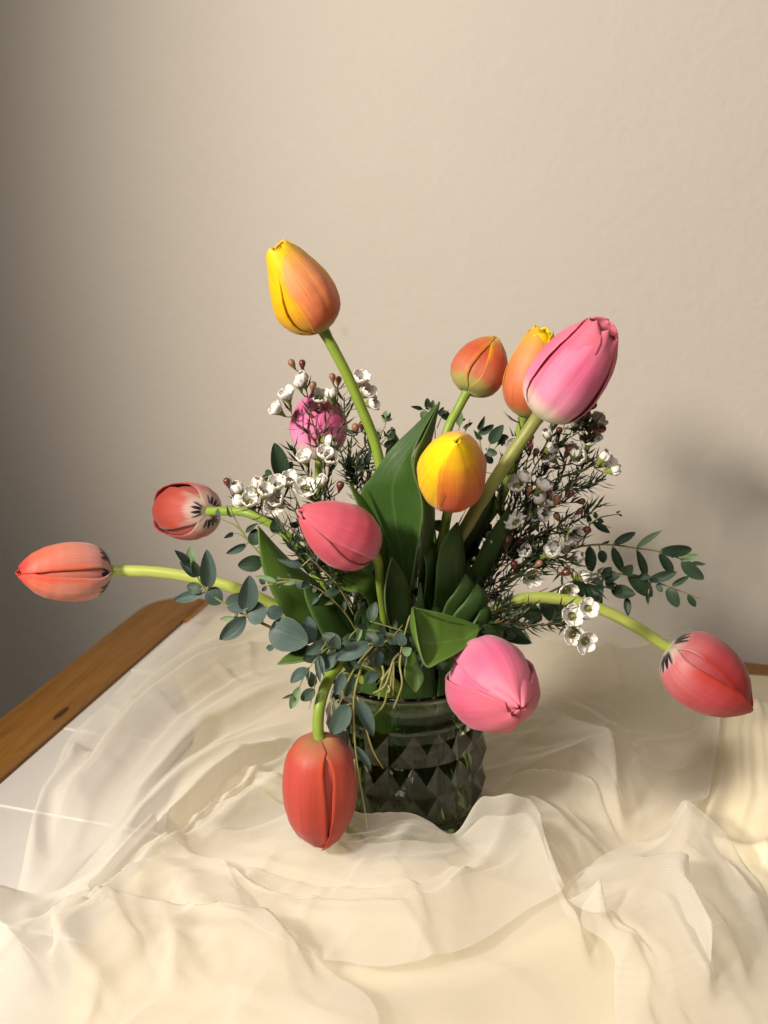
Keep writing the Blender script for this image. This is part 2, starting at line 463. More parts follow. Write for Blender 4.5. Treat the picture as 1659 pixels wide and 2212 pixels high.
# ------------------------------------------------------------------ cloth
def seg_dist(X, Y, pts):
    """distance to a polyline, which side, how far along (0..1) and its left-hand normal"""
    best = np.full(X.shape, 1e9); side = np.zeros(X.shape); al = np.zeros(X.shape); nx = np.zeros(X.shape); ny = np.zeros(X.shape)
    L = [0.0]
    for a, b in zip(pts[:-1], pts[1:]): L.append(L[-1] + (b - a).length)
    for k, (a, b) in enumerate(zip(pts[:-1], pts[1:])):
        dx, dy = b.x - a.x, b.y - a.y; l2 = dx * dx + dy * dy + 1e-12; ln = math.sqrt(l2)
        t = np.clip(((X - a.x) * dx + (Y - a.y) * dy) / l2, 0, 1)
        ex, ey = X - a.x - t * dx, Y - a.y - t * dy
        d = np.hypot(ex, ey); m = d < best
        best = np.where(m, d, best); side = np.where(m, np.sign(dx * ey - dy * ex), side)
        al = np.where(m, (L[k] + t * (L[k + 1] - L[k])) / L[-1], al)
        nx = np.where(m, -dy / ln, nx); ny = np.where(m, dx / ln, ny)
    return best, side, al, nx, ny
class Relief:
    """height and sideways lean of one cloth layer"""
    def __init__(s, H, base=None):
        s.H = H; s.DX = base.DX.copy() if base else np.zeros(H.shape); s.DY = base.DY.copy() if base else np.zeros(H.shape)
    def ridge(s, pix, h, w1, w2=None, ends=.25, over=None):
        w2 = w2 or w1
        over = over if over is not None else (.75 if w1 < w2 else (.0 if w1 == w2 else -.75))
        pts = spline([p if isinstance(p, Vector) else at_z(*p) for p in pix], max(8, 5 * len(pix)))
        m = 6.5 * max(w1, w2) + .012
        xs = [p.x for p in pts]; ys = [p.y for p in pts]
        j0, j1 = np.searchsorted(GX, (min(xs) - m, max(xs) + m)); i0, i1 = np.searchsorted(GY, (min(ys) - m, max(ys) + m))
        if j1 <= j0 or i1 <= i0: return s
        sl_ = (slice(i0, i1), slice(j0, j1))
        d, sd, a, nx, ny = seg_dist(WXn[sl_], WYn[sl_], pts)
        w = np.where(sd > 0, w1, w2)
        tp = np.clip(np.minimum(a, 1 - a) / ends, 0, 1); tp = tp * tp * (3 - 2 * tp)
        e = .0016
        f = tp * (.62 * np.exp(-(np.sqrt(d * d + e * e) - e) / (w * 1.15)) + .38 * np.exp(-(d / (w * 1.6)) ** 2))
        s.H[sl_] += h * f
        s.DX[sl_] += nx * over * h * f; s.DY[sl_] += ny * over * h * f
        return s
    def fan(s, curves, between, h, w, seed):
        """small folds that run between neighbouring guide lines"""
        rnd = random.Random(seed)
        C = [spline([Vector((u, v, 0)) for u, v in c], 9) for c in curves]
        for a, b in zip(C[:-1], C[1:]):
            for k in range(between):
                q = (k + .5 + rnd.uniform(-.3, .3)) / between
                i0 = rnd.choice((0, 0, 1, 2)); i1 = rnd.choice((9, 9, 8, 7))
                drift = rnd.uniform(-.25, .25)
                pts = [a[i].lerp(b[i], min(1, max(0, q + drift * i / 8))) for i in range(i0, i1)]
                s.ridge([(p.x, p.y) for p in pts], h * rnd.uniform(.3, 1.0), w * rnd.uniform(.5, 1.1), w * rnd.uniform(.6, 1.8), .35, rnd.uniform(-1.1, 1.1))
        return s
    def crinkle(s, n, seed, box, h=.0045, w=.0030):
        """short creases, mostly running out from the foot of the vase"""
        rnd = random.Random(seed)
        for _ in range(n):
            c = Vector((rnd.uniform(box[0], box[1]), rnd.uniform(box[2], box[3]), 0)); d = c - VC
            if d.length < .08: continue
            a = math.atan2(d.y, d.x) + rnd.gauss(0, .55) + (1.57 if rnd.random() < .25 else 0); L = rnd.uniform(.02, .06); bend = rnd.uniform(-.5, .5)
            pts = [c + Vector((math.cos(a + bend * q), math.sin(a + bend * q), 0)) * L * q for q in (-1, -.5, 0, .5, 1)]
            s.ridge(pts, h * rnd.uniform(.3, 1), w * rnd.uniform(.6, 1.2), w * rnd.uniform(.8, 2.2), .45, rnd.uniform(-1, 1))
        return s
    def settle(s, z):
        t = smooth(RV, .050, .066); s.H = z + (s.H - z) * t
        t2 = smooth(RV, .060, .085); s.DX *= t2; s.DY *= t2
        return s
def vnoise(X, Y, sc, seed, ax=1.0, ay=1.0):
    """smooth value noise on a grid"""
    rng = np.random.default_rng(seed); G = rng.random((96, 96))
    x = X * sc * ax + 20.3; y = Y * sc * ay + 11.7
    i = np.floor(x).astype(int); j = np.floor(y).astype(int); fx = x - i; fy = y - j
    fx = fx * fx * fx * (fx * (fx * 6 - 15) + 10); fy = fy * fy * fy * (fy * (fy * 6 - 15) + 10)
    g = lambda p, q: G[p % 96, q % 96]
    return (g(i, j) * (1 - fx) + g(i + 1, j) * fx) * (1 - fy) + (g(i, j + 1) * (1 - fx) + g(i + 1, j + 1) * fx) * fy - .5
def inside(X, Y, poly):
    r = np.zeros(X.shape, bool); n = len(poly)
    for k in range(n):
        a, b = poly[k], poly[(k + 1) % n]
        c = ((a.y > Y) != (b.y > Y)) & (X < (b.x - a.x) * (Y - a.y) / (b.y - a.y + 1e-12) + a.x)
        r ^= c
    return r
STEP = .0017
GX = np.arange(-.31, .43, STEP); GY = np.arange(.43, 1.08, STEP)
XX, YY = np.meshgrid(GX, GY)
WXn = XX + .010 * vnoise(XX, YY, 14, 1) + .0015 * vnoise(XX, YY, 50, 2)
WYn = YY + .010 * vnoise(XX, YY, 14, 3) + .0015 * vnoise(XX, YY, 50, 4)
RV = np.hypot(XX - VX, YY - VY)
AV = np.degrees(np.arctan2(YY - VY, XX - VX))          # -90 = towards the viewer
def smooth(x, a, b):
    t = np.clip((x - a) / (b - a), 0, 1); return t * t * (3 - 2 * t)
def bunch(h, reach, centre=-95, span=85, dip=.0):
    """cloth pushed up against the foot of the vase"""
    da = np.abs((AV - centre + 180) % 360 - 180)
    A = 1 - smooth(da, span * .45, span)
    A = A * (1 - dip * np.exp(-((AV + 62) / 14) ** 2) + .12 * np.sin(np.radians(AV * 7)))
    return h * A * np.exp(-(np.maximum(RV - .058, 0) / reach) ** 1.5)
def sample(Hh, x, y):
    fx = (x - GX[0]) / STEP; fy = (y - GY[0]) / STEP
    i = np.clip(fy.astype(int), 0, Hh.shape[0] - 2); j = np.clip(fx.astype(int), 0, Hh.shape[1] - 2)
    a = np.clip(fy - i, 0, 1); b = np.clip(fx - j, 0, 1)
    return Hh[i, j] * (1 - a) * (1 - b) + Hh[i + 1, j] * a * (1 - b) + Hh[i, j + 1] * (1 - a) * b + Hh[i + 1, j + 1] * a * b
def sheet(name, rel, outline, mat, par=None):
    """a cloth layer: the height map cut out along its outline (pixels on the table, or places)"""
    pp = [p if isinstance(p, Vector) else at_z(*p) for p in outline]
    poly = spline(pp + [pp[0]], 8 * len(pp))[:-1]
    X, Y = XX, YY
    ins = inside(X, Y, poly)
    cell = ins[:-1, :-1] | ins[1:, :-1] | ins[:-1, 1:] | ins[1:, 1:]
    need = np.zeros(X.shape, bool)
    need[:-1, :-1] |= cell; need[1:, :-1] |= cell; need[:-1, 1:] |= cell; need[1:, 1:] |= cell
    out = need & ~ins
    px_, py_ = X.copy(), Y.copy()
    oi = np.argwhere(out); P = np.array([(p.x, p.y) for p in poly]); Q = np.roll(P, -1, 0); dd = Q - P
    for (r, c) in oi:
        x, y = X[r, c], Y[r, c]
        t = np.clip(((x - P[:, 0]) * dd[:, 0] + (y - P[:, 1]) * dd[:, 1]) / ((dd ** 2).sum(1) + 1e-12), 0, 1)
        ex = P[:, 0] + t * dd[:, 0]; ey = P[:, 1] + t * dd[:, 1]
        k = np.argmin((ex - x) ** 2 + (ey - y) ** 2); px_[r, c], py_[r, c] = ex[k], ey[k]
    idx = np.full(X.shape, -1); idx[need] = np.arange(need.sum())
    Hq = sample(rel.H, px_, py_); sx = sample(rel.DX, px_, py_); sy = sample(rel.DY, px_, py_)
    V = np.stack([(px_ + sx)[need], (py_ + sy)[need], Hq[need]], 1)
    rr, cc = np.nonzero(cell)
    Fc = np.stack([idx[rr, cc], idx[rr, cc + 1], idx[rr + 1, cc + 1], idx[rr + 1, cc]], 1)
    return obj(name, mesh(name, V.tolist(), Fc.tolist(), mat, V[:, :2] * 10), par)

def sheer_material(name, c1, c2, clear, weave=2600.0):
    """net of fine threads: the more slanting the view, the more thread is in the way"""
    g = N(name); v = g.objvec()
    n = g.noise(v, 60.0, 4, .6); n2 = g.noise(v, 9.0, 3, .5)
    wv = g.n('ShaderNodeTexWave', wave_type='BANDS', bands_direction='DIAGONAL')
    g.put(wv.inputs['Vector'], v); g.put(wv.inputs['Scale'], weave / 6.28); g.put(wv.inputs['Distortion'], 3.0); g.put(wv.inputs['Detail Scale'], .01)
    c = g.mix(n2, c1, c2)
    d = g.bsdf(c, .7, Normal=g.bump(g.math('ADD', g.math('MULTIPLY', wv.outputs[1], .35), n), .3, .0012), Specular_IOR_Level=.25, Sheen_Weight=.3)
    th = g.thin(d, c, .42)
    tr = g.n('ShaderNodeBsdfTransparent')
    m = g.n('ShaderNodeMixShader')
    ge = g.n('ShaderNodeNewGeometry'); dt = g.n('ShaderNodeVectorMath', operation='DOT_PRODUCT')
    g.t.links.new(ge.outputs['Incoming'], dt.inputs[0]); g.t.links.new(ge.outputs['Normal'], dt.inputs[1])
    inv = g.math('DIVIDE', .62, g.math('MAXIMUM', g.math('ABSOLUTE', dt.outputs['Value']), .12))
    a = g.math('POWER', g.math('ADD', clear - .10, g.math('MULTIPLY', wv.outputs[1], .20)), inv)
    g.put(m.inputs[0], a); g.t.links.new(th.outputs[0], m.inputs[1]); g.t.links.new(tr.outputs[0], m.inputs[2])
    return g.done(m)
M_SHEER = sheer_material('sheer_tulle', (.84, .795, .70), (.88, .845, .775), .44)
M_SHEER2 = sheer_material('sheer_tulle_edge', (.84, .795, .70), (.88, .845, .775), .52)
def satin_material():
    g = N('cream_satin'); v = g.objvec()
    n = g.noise(v, 5.0, 3); n2 = g.noise(v, 900.0, 2)
    c = g.mix(n, (.80, .70, .46), (.83, .74, .54))
    return g.done(g.thin(g.bsdf(c, .48, Normal=g.bump(n2, .12, .0003), Specular_IOR_Level=.4, Sheen_Weight=.2), c, .15))
M_SATIN = satin_material()
# lower cloth: cream satin, puddled towards the right and under the vase
LS = Relief(.004 + .004 * (vnoise(WXn, WYn, 9, 21) + .5) + .0015 * vnoise(WXn, WYn, 26, 22))
for a in (([(1545, 1500), (1560, 1640), (1545, 1760), (1500, 1880), (1440, 1990)], .022, .009),
          ([(1600, 1500), (1612, 1650), (1600, 1800), (1560, 1930)], .018, .008),
          ([(1645, 1520), (1665, 1700), (1650, 1900), (1600, 2000)], .022, .010),
          ([(1580, 1540), (1588, 1690), (1570, 1840)], .008, .004),
          ([(1625, 1560), (1636, 1700), (1622, 1850)], .006, .004),
          ([(1690, 1600), (1700, 1800), (1690, 2000)], .018, .012),
          ([(1500, 1880), (1580, 1900), (1659, 1930), (1720, 1940)], .012, .007),
          ([(480, 1700), (560, 1720), (640, 1740)], .006, .006)):
    LS.ridge(*a)
LS.H += bunch(.018, .055)
LS.settle(.003)
satin = sheet('satin_cloth', LS, [(470, 1340), (800, 1330), (1250, 1380), (1420, 1400), (1530, 1440), (1600, 1472), (1720, 1500), (1900, 1700), (1950, 2212), (1800, 2600), (900, 2700), (250, 2500), (150, 2150), (330, 1850), (420, 1600), (380, 1450)], M_SATIN)
tag(satin, 'pale yellow satin cloth puddled in folds under the sheer fabric', 'cloth')

# upper cloth: sheer tulle, swept round the vase
LA = Relief(LS.H + .0030 + .005 * (vnoise(WXn, WYn, 7, 31) + .5) + .0012 * vnoise(WXn, WYn, 30, 32), LS)
LEFT_FAN = [[(620, 1340), (540, 1365), (440, 1430), (330, 1520), (230, 1620)],
            [(640, 1400), (520, 1440), (400, 1530), (280, 1650), (170, 1800), (90, 1950)],
            [(690, 1480), (560, 1530), (430, 1610), (330, 1720), (250, 1850), (180, 1960)],
            [(660, 1600), (560, 1665), (470, 1730), (380, 1820), (300, 1900), (160, 2000), (40, 2080)],
            [(640, 1700), (540, 1790), (450, 1880), (340, 1940), (240, 2060)]]
RIGHT_FAN = [[(1060, 1480), (1180, 1500), (1300, 1550), (1400, 1640), (1460, 1760)],
             [(1070, 1560), (1150, 1590), (1235, 1670), (1290, 1740), (1340, 1830)],
             [(1060, 1740), (1130, 1700), (1230, 1710), (1310, 1780), (1370, 1870)],
             [(1060, 1780), (1150, 1800), (1240, 1860), (1330, 1940)],
             [(1055, 1800), (1110, 1890), (1160, 1990), (1200, 2060), (1290, 2160)]]
LA.fan([[(420, 2140), (640, 2190), (860, 2200), (1060, 2150), (1200, 2090)], [(500, 2230), (700, 2260), (900, 2260), (1150, 2200), (1300, 2150)]], 3, .006, .007, 73)
LA.fan(LEFT_FAN, 4, .0095, .0050, 5).fan(RIGHT_FAN, 4, .0090, .0048, 6).fan(LEFT_FAN, 4, .0034, .0024, 15).fan(RIGHT_FAN, 5, .0034, .0024, 16)
FOLDS_A = [
    (LEFT_FAN[1], .010, .011), (LEFT_FAN[2], .011, .009, .013), (LEFT_FAN[3], .017, .0045, .014), (LEFT_FAN[4], .010, .008),
    ([(700, 1570), (600, 1600), (500, 1660), (400, 1760), (320, 1850)], .006, .007),
    ([(470, 1335), (390, 1400), (300, 1500), (210, 1590), (150, 1690)], .007, .007),
    ([(160, 1620), (148, 1680), (120, 1760), (80, 1880), (30, 1990)], .016, .0055),
    ([(195, 1660), (170, 1730), (140, 1830)], .007, .005),
    (RIGHT_FAN[1], .012, .005, .012), (RIGHT_FAN[4], .016, .005, .014), (RIGHT_FAN[3], .010, .008), (RIGHT_FAN[2], .007, .008),
    ([(1080, 1420), (1250, 1440), (1380, 1480), (1450, 1560)], .008, .016),
    ([(1290, 1400), (1330, 1500), (1330, 1600)], .006, .008),
    ([(1400, 1330), (1470, 1380), (1510, 1460), (1525, 1580), (1520, 1700), (1500, 1800)], .010, .009),
    ([(1180, 2010), (1280, 1985), (1390, 1945), (1490, 1880), (1530, 1800)], .015, .005, .012),
    ([(1370, 1970), (1410, 2050), (1450, 2120), (1520, 2240)], .015, .005, .011),
    ([(1440, 1930), (1540, 2010), (1660, 2110)], .013, .010),
]
for a in FOLDS_A: LA.ridge(*a)
LA.crinkle(100, 81, (-.27, .36, .47, .98), .0034, .0034)
LA.H += bunch(.008, .05) + bunch(.006, .03, -10, 50)
LA.settle(.0042)
sheer = sheet('sheer_cloth', LA, [(460, 1318), (700, 1310), (1000, 1330), (1250, 1322), (1390, 1308), (1440, 1330), (1490, 1372), (1525, 1460), (1545, 1560), (1543, 1680), (1525, 1790), (1500, 1870), (1560, 1930), (1700, 2050), (1750, 2300), (1500, 2600), (900, 2700), (100, 2600), (-150, 2300), (-60, 2120), (30, 1975), (80, 1840), (150, 1625), (230, 1560), (300, 1470), (380, 1390)], M_SHEER)
tag(sheer, 'sheer ivory tulle cloth swept in long folds around the vase', 'cloth')
# the same tulle folded over itself in front of the vase and at the sides
LB = Relief(LA.H + .0025 + .003 * (vnoise(WXn, WYn, 8, 41) + .5), LA)
SWAG = [[(560, 1880), (650, 1900), (780, 1905), (900, 1895), (1000, 1860)],
        [(440, 1880), (540, 1935), (660, 1985), (800, 2005), (950, 1980), (1050, 1905)],
        [(330, 1890), (420, 1955), (560, 2045), (720, 2095), (880, 2100), (1000, 2065), (1090, 1995), (1150, 1920)]]
for a in ((SWAG[2], .015, .005, .013), (SWAG[1], .006, .009),
          ([(700, 1850), (560, 1880), (430, 1890)], .010, .008),
          ([(960, 2070), (1030, 2010), (1070, 1930), (1075, 1850)], .011, .006)):
    LB.ridge(*a)
LB.fan(SWAG, 3, .0105, .0050, 7).fan(SWAG, 5, .0032, .0024, 17)
LB.H += bunch(.014, .040, dip=.9)
LB.DX *= smooth(RV, .060, .085); LB.DY *= smooth(RV, .060, .085)
arc = [VC + Vector((.0575 * math.cos(R(q)), .0575 * math.sin(R(q)), 0)) for q in (-170, -150, -130, -110, -90, -70, -50, -32)]
LB.crinkle(45, 82, (-.16, .14, .47, .62), .0024)
sheet('front_fold', LB, [(560, 1770)] + arc + [(1060, 1795), (1110, 1890), (1180, 2020), (1120, 2060), (1000, 2130), (820, 2165), (620, 2130), (470, 2050), (330, 1905), (400, 1840), (480, 1790)], M_SHEER2, sheer)
LC = Relief(LB.H + .0025 + .004 * (vnoise(WXn, WYn, 9, 51) + .5), LB)
for a in (([(30, 1980), (15, 2060), (60, 2150), (140, 2230)], .014, .006),
          ([(140, 2230), (250, 2080), (340, 1990), (430, 1945)], .014, .005, .012),
          ([(230, 2230), (255, 2130), (400, 2095), (560, 2140), (720, 2230)], .014, .005, .013),
          ([(400, 2120), (380, 2230)], .010, .006), ([(80, 2090), (180, 2060), (280, 1990)], .007, .005)):
    LC.ridge(*a)
LC.fan([[(-40, 2000), (40, 2100), (140, 2230)], [(60, 1990), (120, 2090), (230, 2240)], [(200, 1960), (240, 2090), (340, 2240)], [(330, 1930), (400, 2070), (540, 2240)], [(430, 1960), (560, 2080), (720, 2240)]], 3, .010, .0045, 71)
LC.crinkle(40, 83, (-.24, -.02, .46, .60), .003)
sheet('side_fold', LC, [(20, 1990), (160, 1990), (310, 1900), (350, 1930), (430, 1960), (520, 2080), (680, 2160), (820, 2300), (600, 2500), (50, 2500), (-60, 2200)], M_SHEER2, sheer)
LE = Relief(LB.H + .0025 + .004 * (vnoise(WXn, WYn, 9, 61) + .5), LB)
for a in (([(1175, 2020), (1230, 2110), (1310, 2180), (1420, 2240)], .015, .005, .012),
          ([(1390, 1950), (1400, 2060), (1460, 2170), (1500, 2250)], .014, .005, .01),
                    ([(1500, 1880), (1600, 2000), (1680, 2060)], .013, .009)):
    LE.ridge(*a)
LE.fan([[(1215, 2040), (1270, 2120), (1400, 2240)], [(1290, 1995), (1360, 2100), (1480, 2240)], [(1385, 1950), (1460, 2080), (1580, 2240)], [(1480, 1895), (1590, 2030), (1700, 2160)]], 3, .010, .0045, 72)
LE.crinkle(40, 84, (.08, .30, .46, .64), .003)
sheet('side_fold', LE, [(1215, 2060), (1215, 2020), (1280, 1992), (1390, 1945), (1480, 1890), (1560, 1940), (1650, 2040), (1720, 2200), (1650, 2500), (1400, 2500), (1300, 2200), (1210, 2120)], M_SHEER2, sheer)

# ------------------------------------------------------------------ glass vase and water
VZ = .0062
def vase_mesh():
    Rb, n, rows = .0515, 20, 4
    zs = [.006 + k * .0230 for k in range(rows + 1)]
    V, F = [], []
    def ring(r, z, m=2 * n, ph=0.0):
        o = len(V)
        for j in range(m):
            a = 2 * math.pi * (j + ph) / m
            V.append((r * math.cos(a), r * math.sin(a), z))
        return list(range(o, o + m))
    def bridge(a, b):
        m = len(a)
        for j in range(m): F.append((a[j], a[(j + 1) % m], b[(j + 1) % m], b[j]))
    bc = len(V); V.append((0, 0, 0))
    r0 = ring(.046, 0); r1 = ring(.0505, .0025)
    for j in range(2 * n): F.append((bc, r0[(j + 1) % (2 * n)], r0[j]))
    bridge(r0, r1)
    corner = [ring(Rb, z) for z in zs]
    bridge(r1, corner[0])
    for k in range(rows):                            # each cell of the pattern is a low pyramid
        lo, hi = corner[k], corner[k + 1]; zc = (zs[k] + zs[k + 1]) / 2
        for j in range(n):
            a = 2 * math.pi * (2 * j + 1) / (2 * n)
            c = len(V); V.append(((Rb + .0036) * math.cos(a), (Rb + .0036) * math.sin(a), zc))
            q = [lo[2 * j], lo[2 * j + 1], lo[(2 * j + 2) % (2 * n)], hi[(2 * j + 2) % (2 * n)], hi[2 * j + 1], hi[2 * j]]
            for s in range(6): F.append((q[s], q[(s + 1) % 6], c))
    flat = len(F)
    prev = corner[-1]
    for r, z in ((.0515, .1005), (.0500, .1045), (.0478, .1075), (.0472, .1105), (.0488, .1140), (.0522, .1185), (.0548, .1225), (.0552, .1245), (.0545, .1258), (.0530, .1256), (.0510, .1225), (.0470, .1165), (.0446, .1110), (.0450, .1065), (.0468, .1020), (.0478, .0960), (.0478, .012), (.0455, .0085)):
        cur = ring(r, z); bridge(prev, cur); prev = cur
    c = len(V); V.append((0, 0, .0080))
    for j in range(2 * n): F.append((prev[j], prev[(j + 1) % (2 * n)], c))
    return V, F, flat
g = N('clear_glass')
M_GLASS = g.done(g.bsdf((.64, .73, .56), .015, Transmission_Weight=1.0, IOR=1.47, Specular_IOR_Level=.5))
g = N('vase_water')
_w = g.bsdf((.42, .54, .24), .0, Transmission_Weight=1.0, IOR=1.333)
M_WATER = g.done(_w)
V_, F_, nflat = vase_mesh()
vm = mesh('glass_vase', V_, F_, M_GLASS, smooth=False)
for k, p in enumerate(vm.polygons): p.use_smooth = k > nflat
vase = obj('glass_vase', vm); vase.location = (VX, VY, VZ)
vase.rotation_euler = (0, 0, R(4))
tag(vase, 'clear pressed glass vase with a diamond relief and wide rim, holding the flowers', 'vase')
wv_, wf_ = lathe([(.0001, .0079), (.0457, .0086), (.0480, .0121), (.0480, .0900), (.0470, .0901), (.0001, .0901)], 48)
water = obj('water', mesh('water', wv_, wf_, M_WATER)); water.location = (VX, VY, VZ)
tag(water, 'clear water inside the glass vase, around the cut stems', 'water')

# ------------------------------------------------------------------ tulips
_mouth = 0
def into_vase(last, spread=.038):
    """a stem goes on through the vase's mouth down to the floor of the vase"""
    global _mouth
    _mouth += 1
    d = Vector((last.x - VX, last.y - VY)); d = d.normalized() if d.length > 1e-6 else Vector((1, 0))
    a = math.atan2(d.y, d.x) + .5 * math.sin(_mouth * 2.4)
    r = spread * (.55 + .4 * ((_mouth * .618) % 1))
    m = Vector((VX + r * math.cos(a), VY + r * math.sin(a), VZ + .120))
    r2 = min(.040, r * 1.15)
    b = Vector((VX + r2 * math.cos(a + 2.1), VY + r2 * math.sin(a + 2.1), VZ + .0135))
    return [m, m * .5 + b * .5 + Vector((0, 0, .002)), b]

PROFILE = dict(
    egg=([0, .03, .08, .16, .28, .40, .55, .70, .83, .92, .97, 1], [.10, .36, .60, .83, .97, 1.0, .93, .77, .55, .36, .24, .14]),
    bud=([0, .03, .08, .16, .28, .40, .55, .70, .83, .92, .97, 1], [.12, .40, .66, .87, .99, 1.0, .95, .82, .60, .36, .20, .07]),
    barrel=([0, .03, .08, .16, .28, .42, .58, .72, .85, .93, .97, 1], [.12, .42, .68, .88, .98, 1.0, .97, .87, .66, .44, .29, .16]),
    open=([0, .03, .08, .16, .28, .42, .58, .72, .85, .93, .97, 1], [.12, .40, .66, .87, .98, 1.0, .97, .89, .74, .60, .51, .42]),
    blunt=([0, .03, .08, .16, .28, .40, .55, .70, .83, .92, .97, 1], [.10, .36, .60, .84, .98, 1.0, .92, .77, .60, .46, .38, .30]),
    slim=([0, .04, .10, .20, .33, .48, .62, .76, .88, .95, 1], [.12, .34, .56, .80, .95, 1.0, .93, .78, .56, .38, .22]))
def make_petal(L, Rr, prof, theta, half, layer, length, seed, lean=0., curl=0., fold=.035, ns=30, nt=21):
    rnd = random.Random(seed); ph = rnd.random() * 9; sk = rnd.uniform(-.05, .05)
    V, UV = [], []
    for i in range(ns):
        s = 1 - (1 - i / (ns - 1)) ** 1.35            # closer rows at the tip
        g = 1.0 - .45 * (1 - s / .45) ** 2 if s < .45 else math.sqrt(max(0.0, 1 - ((s - .45) / .55) ** 2.4))
        r0 = interp(*prof, s)
        al = min(half * max(g, .03) / max(r0, .05), half * 1.22)
        for j in range(nt):
            t = j / (nt - 1) * 2 - 1
            rib = fold * math.exp(-(t / .13) ** 2) * min(1, s * 4) * (1 - s * .6)
            wob = .030 * noise.noise(Vector((t * 1.6 + ph, s * 3.0, ph))) + .010 * noise.noise(Vector((t * 5 + ph, s * 5.0, ph + 4)))
            edge = (.035 - .12 * t * t) * math.sin(math.pi * min(1, s * 1.02)) ** .7 + .085 * abs(t) ** 6 * min(1, s * 2) + .02 * math.sin(9 * t + ph) * s * abs(t)
            rad = Rr * (r0 * layer * (1 + edge + wob) - rib * layer) + lean * L * s * s
            rad += curl * Rr * max(0, s - .78) ** 1.5 * (1 + .6 * math.sin(4 * t + ph))
            a = theta + al * t + sk * s
            z = L * length * s + .014 * L * math.sin(3 * t + ph) * s * s - .02 * L * abs(t) * s
            V.append(Vector((rad * math.cos(a), rad * math.sin(a), z))); UV.append((t * .5 + .5, s))
    return V, grid_faces(ns, nt), UV

def tulip(label, base, tip, width, stem, mats, seed, prof='egg', roll=0., half=60, inner_half=60, leans=None, lens=None, stem_w=15, stem_mat=None, curl=0., group=None, cross=1.0):
    rnd = random.Random(seed)
    b, t = D(base), D(tip)
    ax = (t - b); L = ax.length; ax.normalize()
    Rr = px(width, (b + t) / 2) / 2
    tocam = (CAM - (b + t) / 2); x = (tocam - ax * tocam.dot(ax)).normalized(); y = ax.cross(x)
    M = Matrix((x, y, ax)).transposed().to_4x4(); M.translation = b
    SP = [D(p) for p in stem]
    SP = [b + ax * L * .02] + SP
    tail = into_vase(SP[-1])
    root = tag(empty('tulip', tail[-1]), label, 'tulip', group or 'tulips in the vase')
    stemc = spline(SP + tail, 8 * (len(SP) + 3))
    rad = px(stem_w, b) / 2
    n = len(stemc)
    rr = [rad * (1.14 - .14 * min(1, k / 4)) * (1 + .06 * (k / n) + .05 * noise.noise(Vector((k * .35, seed, 0)))) for k in range(n)]
    bag = Bag(); bag.tube(stemc, rr, 12)
    obj('stem', bag.me('stem', stem_mat or M_STEM), root)
    leans = leans or [0] * 6; lens = lens or [1] * 6
    for k in range(6):
        outer = k < 3
        th = R(roll) + (k % 3) * 2 * math.pi / 3 + (0 if outer else math.pi / 3) + rnd.uniform(-.07, .07)
        V, F, UV = make_petal(L, Rr, PROFILE[prof], th, R(half if outer else inner_half) * rnd.uniform(.96, 1.05), (1.0 if outer else .865) * rnd.uniform(.975, 1.02),
                              lens[k] * rnd.uniform(.945, 1.0) * (1 if outer else .985), seed * 10 + k, leans[k], curl=curl)
        m = mats[k] if isinstance(mats, (list, tuple)) else mats
        obj('petal', mesh('petal', [M @ (Vector((v.x, v.y * cross, v.z))) for v in V], F, m, UV), root, .0007)
    return root

def big_leaf(par, left, right, mat, bulge=.006, rows=30, cols=11, wave=0.0, seed=0):
    """a strap leaf between two edges given as (u, v, dy) chains, hollowed along its midrib"""
    A = spline([p if isinstance(p, Vector) else D(p) for p in left], rows); B = spline([p if isinstance(p, Vector) else D(p) for p in right], rows)
    V, UV = [], []
    for i in range(rows):
        s = i / (rows - 1)
        t0 = A[min(i + 1, rows - 1)] - A[max(i - 1, 0)]; ac = B[i] - A[i]
        nm = t0.cross(ac); nm = nm.normalized() if nm.length > 1e-12 else Vector((0, 1, 0))
        for j in range(cols):
            q = j / (cols - 1)
            k = 1 - abs(2 * q - 1) ** 1.6
            w = wave * math.sin(s * 9 + seed) * (2 * q - 1) ** 2
            V.append(A[i].lerp(B[i], q) + nm * (bulge * k * min(1, ac.length / .02) + w)); UV.append((q, 1 - s))
    return obj('leaf', mesh('leaf', V, grid_faces(rows, cols), mat, UV), par, .0009)

S_PALE, S_OL = M_STEM_PALE, M_STEM_OLIVE
# tall orange one
t_tall = tulip('orange and yellow tulip standing tallest above the bouquet', (699, 714, 0), (592, 522, -.01), 142,
      [(724, 760, 0), (752, 815, 0), (780, 880, 0), (806, 945, 0), (822, 1010, -.002), (840, 1120, -.004), (855, 1280, 0)],
      [M_ORANGE, M_ORANGE, M_YELLOW, M_YELLOW, M_ORANGE, M_YELLOW], 1, 'blunt', roll=30, half=47, leans=[.0, .0, .01, .0, 0, .02], lens=[1, .97, .95, 1, 1, 1.02], stem_w=23)
# pink one behind the white flowers
t_back = tulip('pink tulip with a pale base half hidden behind white waxflowers', (690, 994, .050), (689, 842, .060), 124,
      [(688, 1030, .06), (690, 1100, .05), (730, 1220, .035)], M_MAGENTA, 2, 'slim', roll=38, half=56, leans=[.03, .0, .02, 0, 0, 0], stem_w=18)
# coral one, far left
t_left = tulip('coral red tulip lying out level over the wooden table edge', (240, 1233, -.02), (34, 1236, -.045), 124,
      [(262, 1233, -.02), (340, 1236, -.02), (420, 1248, -.02), (500, 1268, -.022), (570, 1296, -.02), (640, 1338, -.02), (700, 1385, -.02)],
      M_SALMON, 3, 'barrel', roll=58, half=52, stem_w=25, stem_mat=S_PALE)
